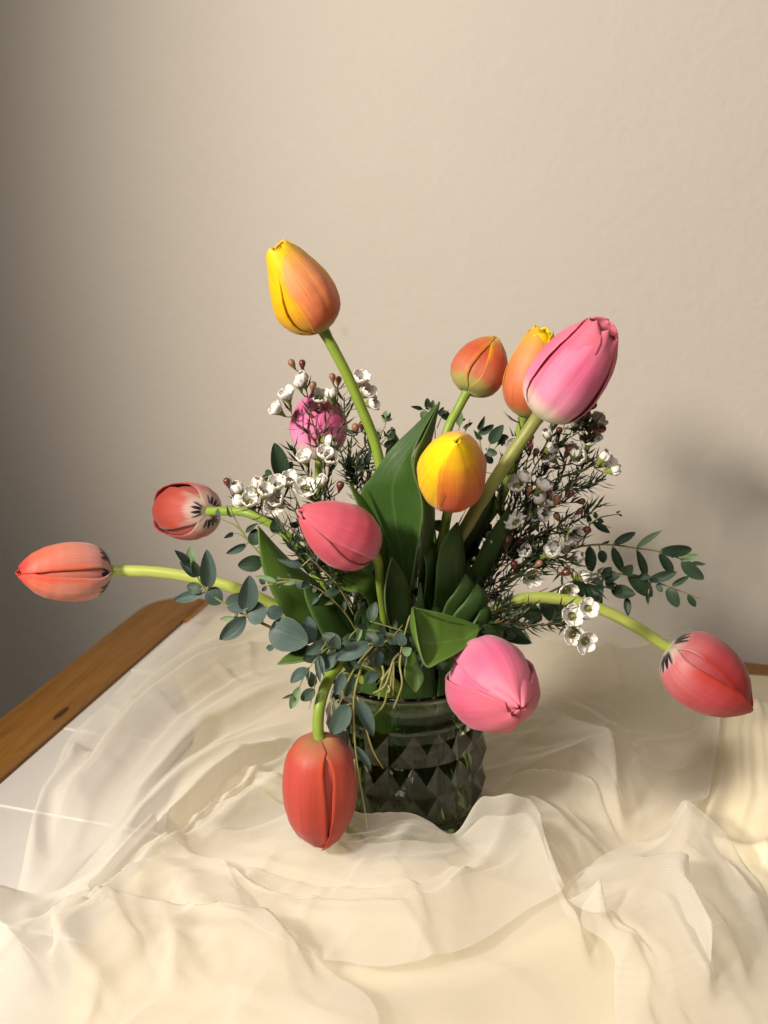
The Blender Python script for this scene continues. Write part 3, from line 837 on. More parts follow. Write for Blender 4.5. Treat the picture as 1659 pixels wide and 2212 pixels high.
# coral one behind it, pointing away
t_left2 = tulip('small coral red tulip pointing away to the wall behind white waxflowers', (452, 1105, .045), (338, 1102, .105), 118,
      [(480, 1104, .038), (530, 1107, .03), (590, 1135, .025), (640, 1180, .02), (700, 1270, .015)],
      M_CORAL, 4, 'bud', roll=8, half=52, leans=[.0, .05, .05, .0, .0, 0], stem_w=19)
# rose one, centre left
t_rose = tulip('deep rose pink tulip leaning against the large green leaf', (806, 1190, -.060), (648, 1102, -.085), 140,
      [(818, 1215, -.055), (822, 1270, -.045), (830, 1340, -.03)], M_ROSE, 5, 'egg', roll=30, half=46, leans=[0, .01, .02, .02, .0, .02], stem_w=20)
# yellow one seen from its tip
t_yel = tulip('yellow and orange tulip facing out, right of the large leaf', (968, 1066, -.030), (988, 950, -.082), 150,
      [(966, 1110, -.026), (956, 1160, -.02), (930, 1260, -.01)],
      [M_YELLOW, M_FLAME, M_ORANGE, M_YELLOW, M_YELLOW, M_FLAME], 6, 'bud', roll=-72, half=60, stem_w=21)
# orange-red one behind
t_or = tulip('small orange red tulip at the back with a greenish base', (1008, 848, .035), (1074, 724, .055), 116,
      [(990, 882, .034), (970, 920, .03), (950, 985, .025), (930, 1120, .015)],
      [M_ORRED] * 6, 7, 'bud', roll=58, half=50, stem_w=20)
# orange one behind the big pink
t_or2 = tulip('upright peach orange tulip right behind the large pink tulip', (1132, 902, .022), (1172, 704, .025), 122,
      [(1124, 930, .022), (1112, 980, .02), (1080, 1080, .015), (1010, 1200, .01)],
      [M_ORANGE, M_ORANGE, M_ORANGE, M_YELLOW, M_YELLOW, M_YELLOW], 8, 'blunt', roll=-24, half=52, leans=[0, .03, .02, .04, .03, 0], stem_w=21)
# large pink one, right
t_pink = tulip('large light pink tulip on a thick olive stem, top right of the bouquet', (1163, 898, -.012), (1318, 700, -.025), 160,
      [(1140, 932, -.012), (1100, 990, -.014), (1060, 1052, -.016), (1015, 1125, -.016), (960, 1240, -.01)],
      M_PINK, 9, 'open', roll=14, half=52, leans=[-.03, -.02, .03, .0, .0, .02], lens=[.97, 1, .96, 1, 1.02, 1], stem_w=29, stem_mat=S_OL, curl=.3)
# pink one hanging over the rim
t_pink2 = tulip('plump light pink tulip hanging over the right of the vase rim', (1026, 1444, -.050), (1128, 1532, -.116), 198,
      [(1005, 1425, -.044), (975, 1405, -.036), (935, 1395, -.026)], M_PINK, 10, 'bud', roll=-38, half=47, leans=[-.02, .05, .0, -.02, -.01, -.02],
      lens=[1, .98, .95, 1.0, .97, 1], stem_w=20, curl=.35)
# coral one hanging in front
t_front = tulip('red tulip hanging head down in front of the vase', (690, 1592, -.088), (690, 1834, -.080), 158,
      [(687, 1570, -.087), (690, 1530, -.084), (702, 1485, -.077), (724, 1445, -.066), (765, 1420, -.05)],
      M_RED, 12, 'barrel', roll=44, half=53, leans=[.0, .02, .0, 0, 0, 0], stem_w=25, stem_mat=M_STEM)
# coral one, far right
t_right = tulip('red tulip arching out right with dark blotches at its base', (1443, 1398, -.01), (1628, 1536, -.03), 160,
      [(1425, 1388, -.01), (1370, 1352, -.008), (1290, 1313, -.006), (1210, 1294, -.006), (1140, 1292, -.008), (1085, 1310, -.01), (1040, 1342, -.012), (990, 1390, -.012)],
      M_CRIMSON, 13, 'bud', roll=52, half=52, stem_w=24, stem_mat=M_STEM_PALE)

# leaves of the tulips
big_leaf(t_yel, [(949, 868, -.030), (896, 928, -.034), (842, 978, -.036), (800, 1028, -.036), (776, 1068, -.034), (790, 1150, -.03), (830, 1260, -.02), (850, 1380, -.01)],
         [(949, 868, -.030), (917, 935, -.046), (894, 985, -.054), (893, 1022, -.056), (908, 1072, -.056), (912, 1130, -.053), (902, 1200, -.045), (875, 1380, -.02)], M_LEAF, -.004, 36, 13, .002)
big_leaf(t_yel, [(949, 868, -.030), (918, 935, -.046), (895, 985, -.054), (894, 1022, -.056), (908, 1072, -.056), (912, 1130, -.053), (900, 1300, -.02)],
         [(949, 868, -.029), (934, 930, -.030), (920, 985, -.028), (925, 1030, -.022), (935, 1080, -.02), (935, 1160, -.016), (915, 1320, -.005)], M_LEAF, .003)
big_leaf(t_rose, [(752, 1041, -.045), (770, 1085, -.047), (792, 1135, -.047), (806, 1190, -.046), (826, 1262, -.042), (840, 1380, -.02)],
         [(752, 1041, -.045), (790, 1085, -.040), (822, 1140, -.036), (838, 1200, -.034), (840, 1270, -.03), (858, 1380, -.015)], M_LEAF_LIGHT, .002)
big_leaf(t_left, [(557, 1136, -.03), (557, 1180, -.034), (570, 1235, -.036), (598, 1300, -.034), (640, 1360, -.03), (720, 1420, -.015)],
         [(557, 1136, -.03), (590, 1176, -.022), (640, 1222, -.018), (690, 1262, -.014), (730, 1320, -.01), (770, 1410, 0)], M_LEAF_LIGHT, .004, wave=.001)
big_leaf(t_front, [(654, 1254, -.05), (660, 1295, -.054), (682, 1345, -.056), (712, 1400, -.05), (750, 1450, -.03)],
         [(656, 1254, -.05), (700, 1282, -.040), (740, 1330, -.036), (780, 1380, -.03), (800, 1440, -.02)], M_LEAF, .004)
big_leaf(t_rose, [(700, 1200, -.03), (712, 1240, -.034), (745, 1275, -.036), (790, 1292, -.036), (815, 1400, -.015)],
         [(700, 1200, -.03), (750, 1205, -.022), (800, 1235, -.02), (815, 1280, -.02), (835, 1400, -.005)], M_LEAF_LIGHT, .002)
big_leaf(t_front, [(846, 1205, -.055), (836, 1245, -.060), (831, 1290, -.062), (838, 1340, -.06), (858, 1400, -.045), (865, 1470, -.02)],
         [(848, 1205, -.055), (872, 1240, -.044), (888, 1290, -.040), (890, 1340, -.036), (886, 1400, -.03), (880, 1470, -.015)], M_LEAF, -.006)
big_leaf(t_pink, [(986, 1128, -.03), (958, 1165, -.036), (944, 1215, -.038), (940, 1280, -.036), (930, 1400, -.015)],
         [(988, 1128, -.03), (1000, 1170, -.022), (1004, 1230, -.018), (995, 1300, -.014), (955, 1410, -.005)], M_LEAF, .004)
big_leaf(t_pink, [(914, 1148, -.035), (912, 1190, -.038), (920, 1240, -.036), (905, 1390, -.015)],
         [(916, 1148, -.035), (938, 1175, -.028), (942, 1220, -.026), (925, 1390, -.01)], M_LEAF, .002)
big_leaf(t_pink2, [(1038, 1356, -.050), (1022, 1384, -.066), (985, 1412, -.078), (950, 1430, -.084), (922, 1440, -.086), (905, 1395, -.082), (893, 1313, -.062)],
         [(1037, 1352, -.048), (1010, 1342, -.050), (980, 1332, -.052), (955, 1325, -.054), (930, 1319, -.056), (910, 1315, -.058), (893, 1311, -.060)], M_LEAF_LIGHT, .006)
big_leaf(t_pink2, [(893, 1311, -.060), (905, 1340, -.050), (910, 1380, -.035), (905, 1450, -.015)],
         [(1037, 1354, -.048), (1000, 1370, -.040), (960, 1400, -.030), (925, 1455, -.012)], M_LEAF, .003)
big_leaf(t_front, [(897, 1496, -.076), (874, 1462, -.073), (878, 1425, -.066), (884, 1405, -.045), (880, 1420, -.02)],
         [(900, 1496, -.076), (916, 1464, -.071), (900, 1425, -.062), (896, 1400, -.04), (892, 1415, -.02)], M_LEAF_LIGHT, .002)
big_leaf(t_left, [(599, 1434, -.052), (620, 1414, -.048), (660, 1396, -.04), (720, 1400, -.025), (760, 1420, -.012)],
         [(599, 1435, -.052), (635, 1432, -.054), (680, 1424, -.05), (730, 1425, -.03), (765, 1445, -.018)], M_LEAF_LIGHT, .003)
big_leaf(t_front, [(700, 1425, -.062), (715, 1395, -.058), (735, 1385, -.05), (775, 1410, -.03)],
         [(748, 1442, -.066), (750, 1425, -.06), (752, 1408, -.05), (785, 1425, -.03)], M_LEAF_LIGHT, .002)
for (par, tipp, sd) in ((t_or, (1062, 1035, .005), 1), (t_or2, (1100, 1090, .0), 2), (t_or, (880, 1010, .02), 3), (t_tall, (850, 925, .03), 4), (t_back, (772, 1100, .03), 5), (t_right, (1010, 1210, -.01), 6)):
    u, v, dy = tipp
    big_leaf(par, [(u, v, dy), (u - 22 + (870 - u) * .1, v + 70, dy - .006), (u - 28 + (870 - u) * .35, v + 170, dy - .006), (862, 1420, 0)],
             [(u, v, dy), (u + 24 + (870 - u) * .1, v + 60, dy + .006), (u + 30 + (870 - u) * .35, v + 160, dy + .008), (892, 1420, .006)], M_LEAF, .004, wave=.001, seed=sd)

for k, par in enumerate((t_tall, t_back, t_left, t_left2, t_rose, t_yel, t_or, t_or2, t_pink, t_pink2, t_front, t_right)):
    a = k * 2 * math.pi / 12 + .2; r1, r2 = .033, .034 - .006 * (k % 3)     # leaf sheaths standing in the water
    def ring_pt(ang, r, z): return Vector((VX + r * math.cos(ang), VY + r * math.sin(ang), VZ + z))
    wdt = .30 + .12 * (k % 2)
    zt = .135 + .02 * ((k * 7) % 4)
    big_leaf(par, [ring_pt(a, .034, zt), ring_pt(a - wdt * .8, .040, .115), ring_pt(a - wdt, r1, .085), ring_pt(a - wdt + .2, r2, .05), ring_pt(a + .3 - wdt * .8, r2 * .95, .012)],
             [ring_pt(a + .03, .034, zt), ring_pt(a + wdt * .8, .038, .115), ring_pt(a + wdt, r1, .085), ring_pt(a + wdt + .2, r2, .05), ring_pt(a + .3 + wdt * .8, r2 * .95, .012)], M_LEAF if k % 4 else M_LEAF_LIGHT, .002, 18, 7)
for k, (par, u, v) in enumerate(((t_left, 745, 1322), (t_rose, 786, 1300), (t_front, 815, 1330), (t_yel, 905, 1290), (t_or2, 940, 1305), (t_pink, 975, 1295), (t_pink2, 1000, 1330), (t_tall, 865, 1275), (t_or, 1030, 1262), (t_right, 1045, 1300), (t_or2, 1005, 1240), (t_pink, 1062, 1335), (t_back, 712, 1330), (t_left2, 735, 1275), (t_right, 1020, 1345))):
    w0 = 20 + 5 * (k % 3); bu = 870 + (u - 870) * .55      # short dark leaves crowding the mouth of the vase
    big_leaf(par, [(u, v, -.030), (u - w0 * .8, v + 35, -.040), (u - w0 + (bu - u) * .4, v + 85, -.040), (bu - 12, 1460, -.024)],
             [(u + 2, v, -.030), (u + w0 * .8, v + 32, -.030), (u + w0 + (bu - u) * .4, v + 85, -.030), (bu + 12, 1460, -.018)], M_LEAF, .003)

# ------------------------------------------------------------------ eucalyptus
def leaf_proto(name, shape, mat):
    ns, nt = 11, 5; V, UV = [], []
    for i in range(ns):
        s = .5 - .5 * math.cos(math.pi * i / (ns - 1))
        if shape == 'round': w = math.sin(math.pi * s ** .8) ** .55
        elif shape == 'oval': w = math.sin(math.pi * s ** .9) ** .62
        else: w = math.sin(math.pi * s ** .8) ** .8
        w = max(w, .03)
        for j in range(nt):
            t = j / (nt - 1) * 2 - 1
            z = .10 * (abs(t) * w) ** 1.5 - .16 * (s - .45) ** 2 + .02 * math.sin(6 * s + 2 * t)
            V.append((t * w * .5, s, z)); UV.append((t * .5 + .5, s))
    return mesh(name, V, grid_faces(ns, nt), mat, UV)
EUC = {k: {m: leaf_proto('leaf', k, M) for m, M in (('g', M_EUC), ('d', M_EUC_GREEN), ('y', M_EUC_YOUNG))} for k in ('round', 'oval', 'lance')}
def put_leaf(par, b, t, width, me, roll=0., rnd=random):
    ax = t - b; L = ax.length; ax.normalize()
    tocam = (CAM - b); zz = (tocam - ax * tocam.dot(ax)).normalized()
    zz = Matrix.Rotation(roll, 3, ax) @ zz
    xx = ax.cross(zz)
    o = bpy.data.objects.new('leaf', me); COL.objects.link(o)
    M = Matrix((xx, ax, zz)).transposed().to_4x4() @ Matrix.Diagonal((width, L, L, 1)); M.translation = b
    o.parent = par
    o.matrix_world = M
    o.matrix_parent_inverse = Matrix.Translation(par.location).inverted()
    o.matrix_basis = M
    return o
def eucalyptus(label, stems, leaves, seed, tone='g', twig=None, stem_w=6, extra=0, vase=True, spread=.034, rnd_leaf=(14, 30), group=None, twigs=()):
    """stems: chains of (u, v, dy); leaves: (base u, v, tip u, v, width[, tone[, ddy]])"""
    rnd = random.Random(seed)
    P = [[D(p) for p in s] for s in stems]
    tail = into_vase(P[0][-1], spread)
    root = tag(empty('eucalyptus_sprig', tail[-1]), label, 'eucalyptus', group or 'eucalyptus sprigs in the bouquet')
    if vase: P[0] = P[0] + tail
    bag = Bag(); samples = []
    for k, c in enumerate(P):
        n = 8 * len(c); cur = spline(c, n)
        w = px(stem_w, c[0]) / 2
        rr = [w * (.40 + .6 * min(1, i / (n * .5))) * (1 if k == 0 else .75) for i in range(n)]
        bag.tube(cur, rr, 7)
        stop = n if k or not vase else int(n * (len(c) - 3) / len(c))
        samples += [(cur[i], cur[min(i + 1, n - 1)] - cur[max(0, i - 1)], k) for i in range(stop)]
    def proj(p):
        d = p - CAM; f = FPX / d.dot(FW)
        return d.x * f + 829.5, 1106 - d.dot(UP) * f
    SP = [proj(s[0]) for s in samples]
    for lf in leaves:
        bu, bv, tu, tv, w = lf[:5]
        tn = lf[5] if len(lf) > 5 else tone
        ddy = lf[6] if len(lf) > 6 else rnd.uniform(-.010, .006)
        k = min(range(len(SP)), key=lambda i: (SP[i][0] - bu) ** 2 + (SP[i][1] - bv) ** 2)
        sp = samples[k][0]
        b = at_y(bu, bv, sp.y - .001); t = at_y(tu, tv, sp.y - .001 + ddy)
        if (b - sp).length > .0015:
            mid = sp.lerp(b, .5) + Vector((0, 0, .0006))
            bag.tube(spline([sp, mid, b + (t - b) * .06], 7), px(3.2, b) / 2, 6)
        ln = (t - b).length; wd = px(w * 1.18, b)
        sh = 'round' if wd / ln > .6 else ('oval' if wd / ln > .36 else 'lance')
        put_leaf(root, b, t, wd, EUC[sh][tn], rnd.uniform(-.35, .35))
    for _ in range(extra):                            # smaller leaves along the stems, in opposite pairs
        i = rnd.randrange(2, len(samples) - 1); sp, tg, k = samples[i]
        tg = tg.normalized(); a = rnd.random() * 6.28
        side = Matrix.Rotation(a, 3, tg) @ tg.orthogonal().normalized()
        ln = px(rnd.uniform(*rnd_leaf), sp)
        for sg in (1, -1):
            d = (side * sg * .8 - tg * .55 + Vector((0, 0, .15))).normalized()
            put_leaf(root, sp + d * .0012, sp + d * ln, ln * rnd.uniform(.38, .7), EUC[rnd.choice(('round', 'oval', 'lance'))][tone], rnd.uniform(-1.2, 1.2))
    obj('stem', bag.me('stem', twig or M_TWIG_GREEN), root)
    for tw in twigs:
        b2 = Bag(); c = spline([D(p) for p in tw], 6 * len(tw)); w = px(5.5, c[0]) / 2
        b2.tube(c, [w * (1 - .35 * i / len(c)) for i in range(len(c))], 7)
        obj('twig', b2.me('twig', M_TWIG_YELLOW), root)
    return root

eucalyptus('round leaved blue green eucalyptus sprig reaching past the level coral tulip',
    [[(408, 1200, -.045), (424, 1240, -.045), (445, 1275, -.046), (490, 1307, -.047), (535, 1332, -.048), (590, 1358, -.046), (660, 1395, -.04), (760, 1425, -.025)]],
    [(450, 1272, 448, 1190, 31), (426, 1247, 390, 1214, 17), (414, 1222, 412, 1180, 19, 'y'), (409, 1221, 379, 1189, 17), (430, 1246, 419, 1213, 18, 'd'),
     (441, 1279, 373, 1298, 21), (436, 1274, 403, 1266, 22, 'd'), (446, 1277, 480, 1302, 36), (489, 1311, 546, 1288, 40), (531, 1323, 541, 1245, 38),
     (533, 1330, 577, 1318, 46), (577, 1320, 612, 1326, 28), (531, 1333, 475, 1383, 33), (506, 1334, 474, 1338, 10, 'y'), (583, 1356, 664, 1388, 64, 'g', -.006),
     (659, 1392, 668, 1332, 37), (593, 1396, 575, 1402, 12), (512, 1330, 508, 1345, 9)], 3, 'g', stem_w=7)
eucalyptus('thin eucalyptus sprig with narrow leaves under the small coral tulip',
    [[(497, 1095, .0), (510, 1125, .0), (530, 1158, -.002), (560, 1195, -.004), (620, 1260, -.008), (700, 1360, -.008)],
     [(470, 1118, .0), (512, 1138, .0), (540, 1172, -.002)], [(492, 1150, .0), (520, 1155, .0), (545, 1178, -.002)]],
    [(533, 1176, 489, 1196, 15), (568, 1212, 514, 1222, 31, 'd'), (505, 1152, 484, 1162, 9), (596, 1153, 598, 1121, 26, 'd'), (548, 1178, 552, 1142, 24, 'd'), (530, 1150, 556, 1130, 10, 'd'), (498, 1118, 490, 1092, 6, 'y')], 4, 'g', stem_w=4.5, extra=2, rnd_leaf=(16, 26))
eucalyptus('green eucalyptus tip with one broad upright leaf beside the pink tulip',
    [[(606, 1010, .035), (618, 1035, .034), (640, 1080, .03), (690, 1200, .02)], [(560, 1035, .03), (590, 1028, .033), (618, 1040, .034)]],
    [(612, 1036, 594, 958, 33, 'd', -.004), (612, 1022, 632, 998, 18, 'd'), (582, 1030, 566, 1038, 16, 'd'), (588, 1028, 572, 1018, 16, 'd'), (606, 1030, 588, 1046, 14, 'd'), (612, 1040, 640, 1050, 20, 'd')], 5, 'd', stem_w=5, extra=2)
eucalyptus('short eucalyptus sprig with yellowish buds under the rose pink tulip',
    [[(600, 1250, -.05), (650, 1255, -.05), (700, 1280, -.05), (750, 1330, -.045), (790, 1400, -.035)], [(660, 1195, -.052), (690, 1225, -.05), (730, 1265, -.05), (765, 1330, -.045)],
     [(556, 1268, -.05), (585, 1262, -.05), (620, 1255, -.05)]],
    [(598, 1257, 551, 1244, 11, 'y'), (656, 1224, 597, 1207, 14, 'g'), (668, 1258, 652, 1268, 16), (640, 1256, 612, 1262, 10, 'y'), (690, 1290, 668, 1308, 9), (722, 1300, 700, 1306, 8, 'y'), (745, 1320, 742, 1292, 8), (640, 1255, 655, 1272, 12), (705, 1262, 724, 1248, 12, 'd'), (700, 1285, 735, 1275, 16, 'd')], 6, 'g', M_TWIG_YELLOW, 5, extra=6, rnd_leaf=(14, 24))
# front, drooping over the rim
eucalyptus('drooping eucalyptus sprig hanging over the front of the vase rim',
    [[(795, 1792, -.092), (785, 1730, -.092), (773, 1660, -.092), (766, 1590, -.092), (764, 1520, -.091), (772, 1470, -.088), (790, 1425, -.075), (820, 1400, -.055), (840, 1420, -.03)],
     [(768, 1700, -.092), (766, 1640, -.092)], [(828, 1660, -.094), (806, 1622, -.094), (790, 1570, -.094), (772, 1506, -.091)], [(722, 1545, -.09), (738, 1510, -.09), (752, 1470, -.089), (776, 1430, -.08), (806, 1395, -.07)],
     [(795, 1668, -.093), (780, 1635, -.093), (769, 1612, -.092)]],
    [(752, 1520, 717, 1588, 36, 'g', -.003), (770, 1508, 809, 1594, 26, 'g', -.003), (769, 1612, 804, 1670, 14), (800, 1390, 724, 1424, 30, 'g', -.004), (742, 1452, 724, 1502, 22), (768, 1460, 746, 1506, 22, 'd'),
     (820, 1400, 816, 1446, 17), (814, 1450, 792, 1475, 20), (802, 1412, 788, 1428, 20), (773, 1432, 764, 1444, 16), (800, 1432, 776, 1436, 8)], 7, 'g', M_TWIG_YELLOW, 5.5)
eucalyptus('small eucalyptus sprig hanging left of the vase rim with pointed leaves',
    [[(640, 1500, -.085), (660, 1455, -.085), (685, 1420, -.082), (706, 1390, -.075), (740, 1380, -.06), (790, 1400, -.035)], [(668, 1530, -.087), (678, 1490, -.086), (686, 1440, -.083)]],
    [(664, 1443, 628, 1474, 23, 'g'), (686, 1417, 691, 1474, 13), (690, 1414, 700, 1462, 10), (671, 1453, 676, 1486, 18), (679, 1490, 650, 1513, 22, 'd'), (646, 1484, 628, 1532, 18, 'y'), (640, 1502, 611, 1508, 8, 'y'), (704, 1388, 660, 1412, 23, 'g'), (722, 1400, 726, 1376, 25, 'g'), (668, 1446, 664, 1470, 8, 'y')], 8, 'g', M_TWIG_YELLOW, 4.5)
eucalyptus('clipped eucalyptus sprig of bare yellow twigs at the vase rim',
    [[(860, 1440, -.075), (866, 1405, -.072), (874, 1370, -.066), (888, 1330, -.058), (890, 1400, -.03)]],
    [(862, 1394, 868, 1366, 26), (868, 1410, 888, 1402, 20, 'y'), (826, 1372, 828, 1352, 14), (800, 1345, 812, 1300, 22, 'd'), (780, 1356, 771, 1386, 10, 'y'), (852, 1432, 828, 1430, 12)], 9, 'g', M_TWIG_YELLOW, 5, twigs=(
        [(862, 1412, -.073), (848, 1430, -.080), (840, 1470, -.084), (830, 1520, -.086), (808, 1546, -.086)], [(846, 1440, -.081), (844, 1480, -.085), (838, 1496, -.086)],
        [(848, 1430, -.08), (832, 1480, -.086), (806, 1498, -.087)], [(846, 1440, -.08), (826, 1470, -.085), (818, 1510, -.087)], [(866, 1415, -.075), (864, 1440, -.08), (868, 1480, -.086), (850, 1530, -.088)],
        [(850, 1430, -.08), (850, 1470, -.084), (849, 1502, -.086)], [(826, 1438, -.08), (828, 1460, -.083), (812, 1480, -.085)], [(838, 1480, -.085), (842, 1490, -.087), (839, 1497, -.088)]))
# right, reaching out behind the arching stem
eucalyptus('long eucalyptus sprig reaching out to the right above the arching tulip',
    [[(1518, 1222, .03), (1469, 1207, .03), (1427, 1192, .03), (1374, 1184, .03), (1323, 1177, .03), (1273, 1178, .028), (1195, 1194, .024), (1100, 1260, .018), (980, 1370, .01)],
     [(1320, 1140, .028), (1281, 1128, .028), (1268, 1150, .028), (1255, 1182, .027)], [(1340, 1110, .028), (1300, 1117, .028), (1278, 1130, .028)]],
    [(1326, 1175, 1373, 1150, 16, 'd'), (1374, 1183, 1431, 1145, 12, 'y'), (1427, 1191, 1496, 1187, 24, 'd'), (1424, 1196, 1455, 1243, 19, 'd'), (1469, 1210, 1510, 1199, 13, 'y'), (1472, 1212, 1520, 1252, 26, 'd'), (1376, 1188, 1397, 1256, 16, 'd'), (1323, 1182, 1347, 1240, 18),
     (1273, 1180, 1277, 1238, 22, 'd'), (1281, 1128, 1319, 1152, 13, 'd'), (1269, 1129, 1270, 1083, 6), (1496, 1215, 1524, 1219, 8, 'd'), (1300, 1176, 1318, 1168, 6), (1296, 1190, 1306, 1216, 18, 'd'), (1450, 1204, 1468, 1196, 6)], 10, 'd', stem_w=5, extra=3, rnd_leaf=(14, 22))
eucalyptus('lower eucalyptus sprig with dark leaves above the arching tulip stem',
    [[(1510, 1292, .022), (1486, 1283, .022), (1446, 1268, .022), (1400, 1252, .022), (1340, 1240, .02), (1270, 1244, .018), (1150, 1300, .012), (1000, 1400, .005)], [(1360, 1290, .02), (1330, 1262, .02), (1290, 1243, .019)]],
    [(1402, 1254, 1462, 1236, 20, 'd'), (1357, 1244, 1412, 1288, 30, 'd'), (1320, 1274, 1372, 1284, 26, 'd'), (1446, 1269, 1464, 1312, 24, 'd'), (1451, 1266, 1490, 1244, 12, 'd'), (1486, 1285, 1503, 1311, 13, 'd'), (1354, 1290, 1357, 1330, 14, 'd'), (1400, 1284, 1400, 1305, 8, 'd'), (1345, 1240, 1366, 1222, 22, 'd'),
     (1290, 1246, 1284, 1308, 30, 'd'), (1266, 1245, 1296, 1320, 30, 'd'), (1240, 1252, 1262, 1290, 22, 'd'), (1310, 1250, 1326, 1274, 16, 'd'), (1300, 1242, 1322, 1226, 14, 'd'), (1210, 1270, 1238, 1340, 34, 'd'), (1170, 1290, 1210, 1350, 34, 'd'), (1130, 1310, 1170, 1340, 32, 'd'), (1100, 1340, 1120, 1390, 30, 'd'), (1060, 1360, 1150, 1388, 30, 'd')], 12, 'd', stem_w=5, extra=5, rnd_leaf=(24, 44))
# behind the yellow tulip
eucalyptus('fine eucalyptus twigs rising behind the yellow tulip',
    [[(923, 872, .05), (935, 900, .05), (940, 950, .045), (930, 1050, .04), (900, 1250, .02)], [(892, 880, .05), (915, 885, .05), (932, 900, .05)], [(998, 895, .045), (990, 930, .045), (965, 980, .043), (938, 1040, .04)], [(1016, 905, .045), (1006, 930, .045), (988, 950, .045)], [(970, 885, .045), (955, 900, .046), (944, 925, .046)]],
    [(913, 884, 888, 878, 8, 'd'), (923, 882, 923, 860, 12, 'd'), (934, 884, 936, 865, 11, 'y'), (917, 888, 917, 912, 18, 'y'), (953, 890, 972, 906, 17, 'd'), (990, 920, 997, 891, 14, 'y'), (948, 898, 958, 880, 10), (1000, 925, 1022, 912, 7)], 13, 'd', stem_w=3.5, extra=5, rnd_leaf=(9, 17))
eucalyptus('small leaved eucalyptus sprig between the yellow and the large pink tulip',
    [[(1086, 918, .04), (1060, 958, .04), (1045, 1000, .036), (1020, 1070, .03), (950, 1240, .015)], [(1046, 900, .04), (1034, 930, .04), (1040, 970, .038), (1046, 1000, .036)], [(1100, 946, .04), (1075, 962, .04), (1056, 985, .038)]],
    [(1033, 930, 1047, 900, 11, 'd'), (1034, 938, 1067, 918, 15, 'd'), (1057, 958, 1087, 919, 22, 'd'), (1076, 955, 1098, 942, 20, 'd'), (1090, 952, 1108, 970, 12, 'd'), (1052, 975, 1074, 980, 16, 'd'), (1040, 950, 1024, 930, 10, 'y'), (1046, 985, 1066, 1000, 14, 'd'), (1074, 1030, 1086, 980, 12, 'd')], 14, 'd', stem_w=3.5, extra=5, rnd_leaf=(10, 20))
eucalyptus('eucalyptus tip with two young leaves against the tall tulip stem',
    [[(834, 892, .02), (832, 918, .02), (822, 945, .02), (815, 1000, .018), (840, 1200, .01)], [(850, 925, .02), (838, 940, .02), (822, 960, .02)]],
    [(830, 912, 834, 886, 11, 'y'), (834, 910, 848, 904, 6, 'y'), (838, 950, 852, 925, 16, 'd'), (822, 950, 810, 930, 10, 'd'), (830, 965, 850, 950, 14, 'd'), (762, 1010, 752, 982, 14, 'd'), (775, 1020, 785, 985, 12, 'd'), (790, 1005, 798, 975, 12, 'd')], 15, 'd', stem_w=4, extra=5, rnd_leaf=(14, 26))
# dark foliage filling the heart of the bouquet
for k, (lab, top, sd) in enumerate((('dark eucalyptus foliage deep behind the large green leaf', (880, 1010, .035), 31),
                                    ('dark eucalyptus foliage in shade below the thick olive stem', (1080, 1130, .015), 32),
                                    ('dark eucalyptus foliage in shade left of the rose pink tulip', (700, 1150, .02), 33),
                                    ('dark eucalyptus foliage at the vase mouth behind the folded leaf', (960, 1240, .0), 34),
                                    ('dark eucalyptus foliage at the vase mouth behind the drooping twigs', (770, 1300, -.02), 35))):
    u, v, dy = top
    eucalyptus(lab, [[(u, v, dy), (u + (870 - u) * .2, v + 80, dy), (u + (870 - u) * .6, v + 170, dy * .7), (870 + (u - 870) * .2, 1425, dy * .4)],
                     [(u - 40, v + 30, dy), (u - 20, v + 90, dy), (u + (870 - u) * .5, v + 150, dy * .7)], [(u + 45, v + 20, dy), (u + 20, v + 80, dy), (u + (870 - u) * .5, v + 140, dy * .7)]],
               [], sd, 'd', stem_w=5, extra=14, rnd_leaf=(26, 52))

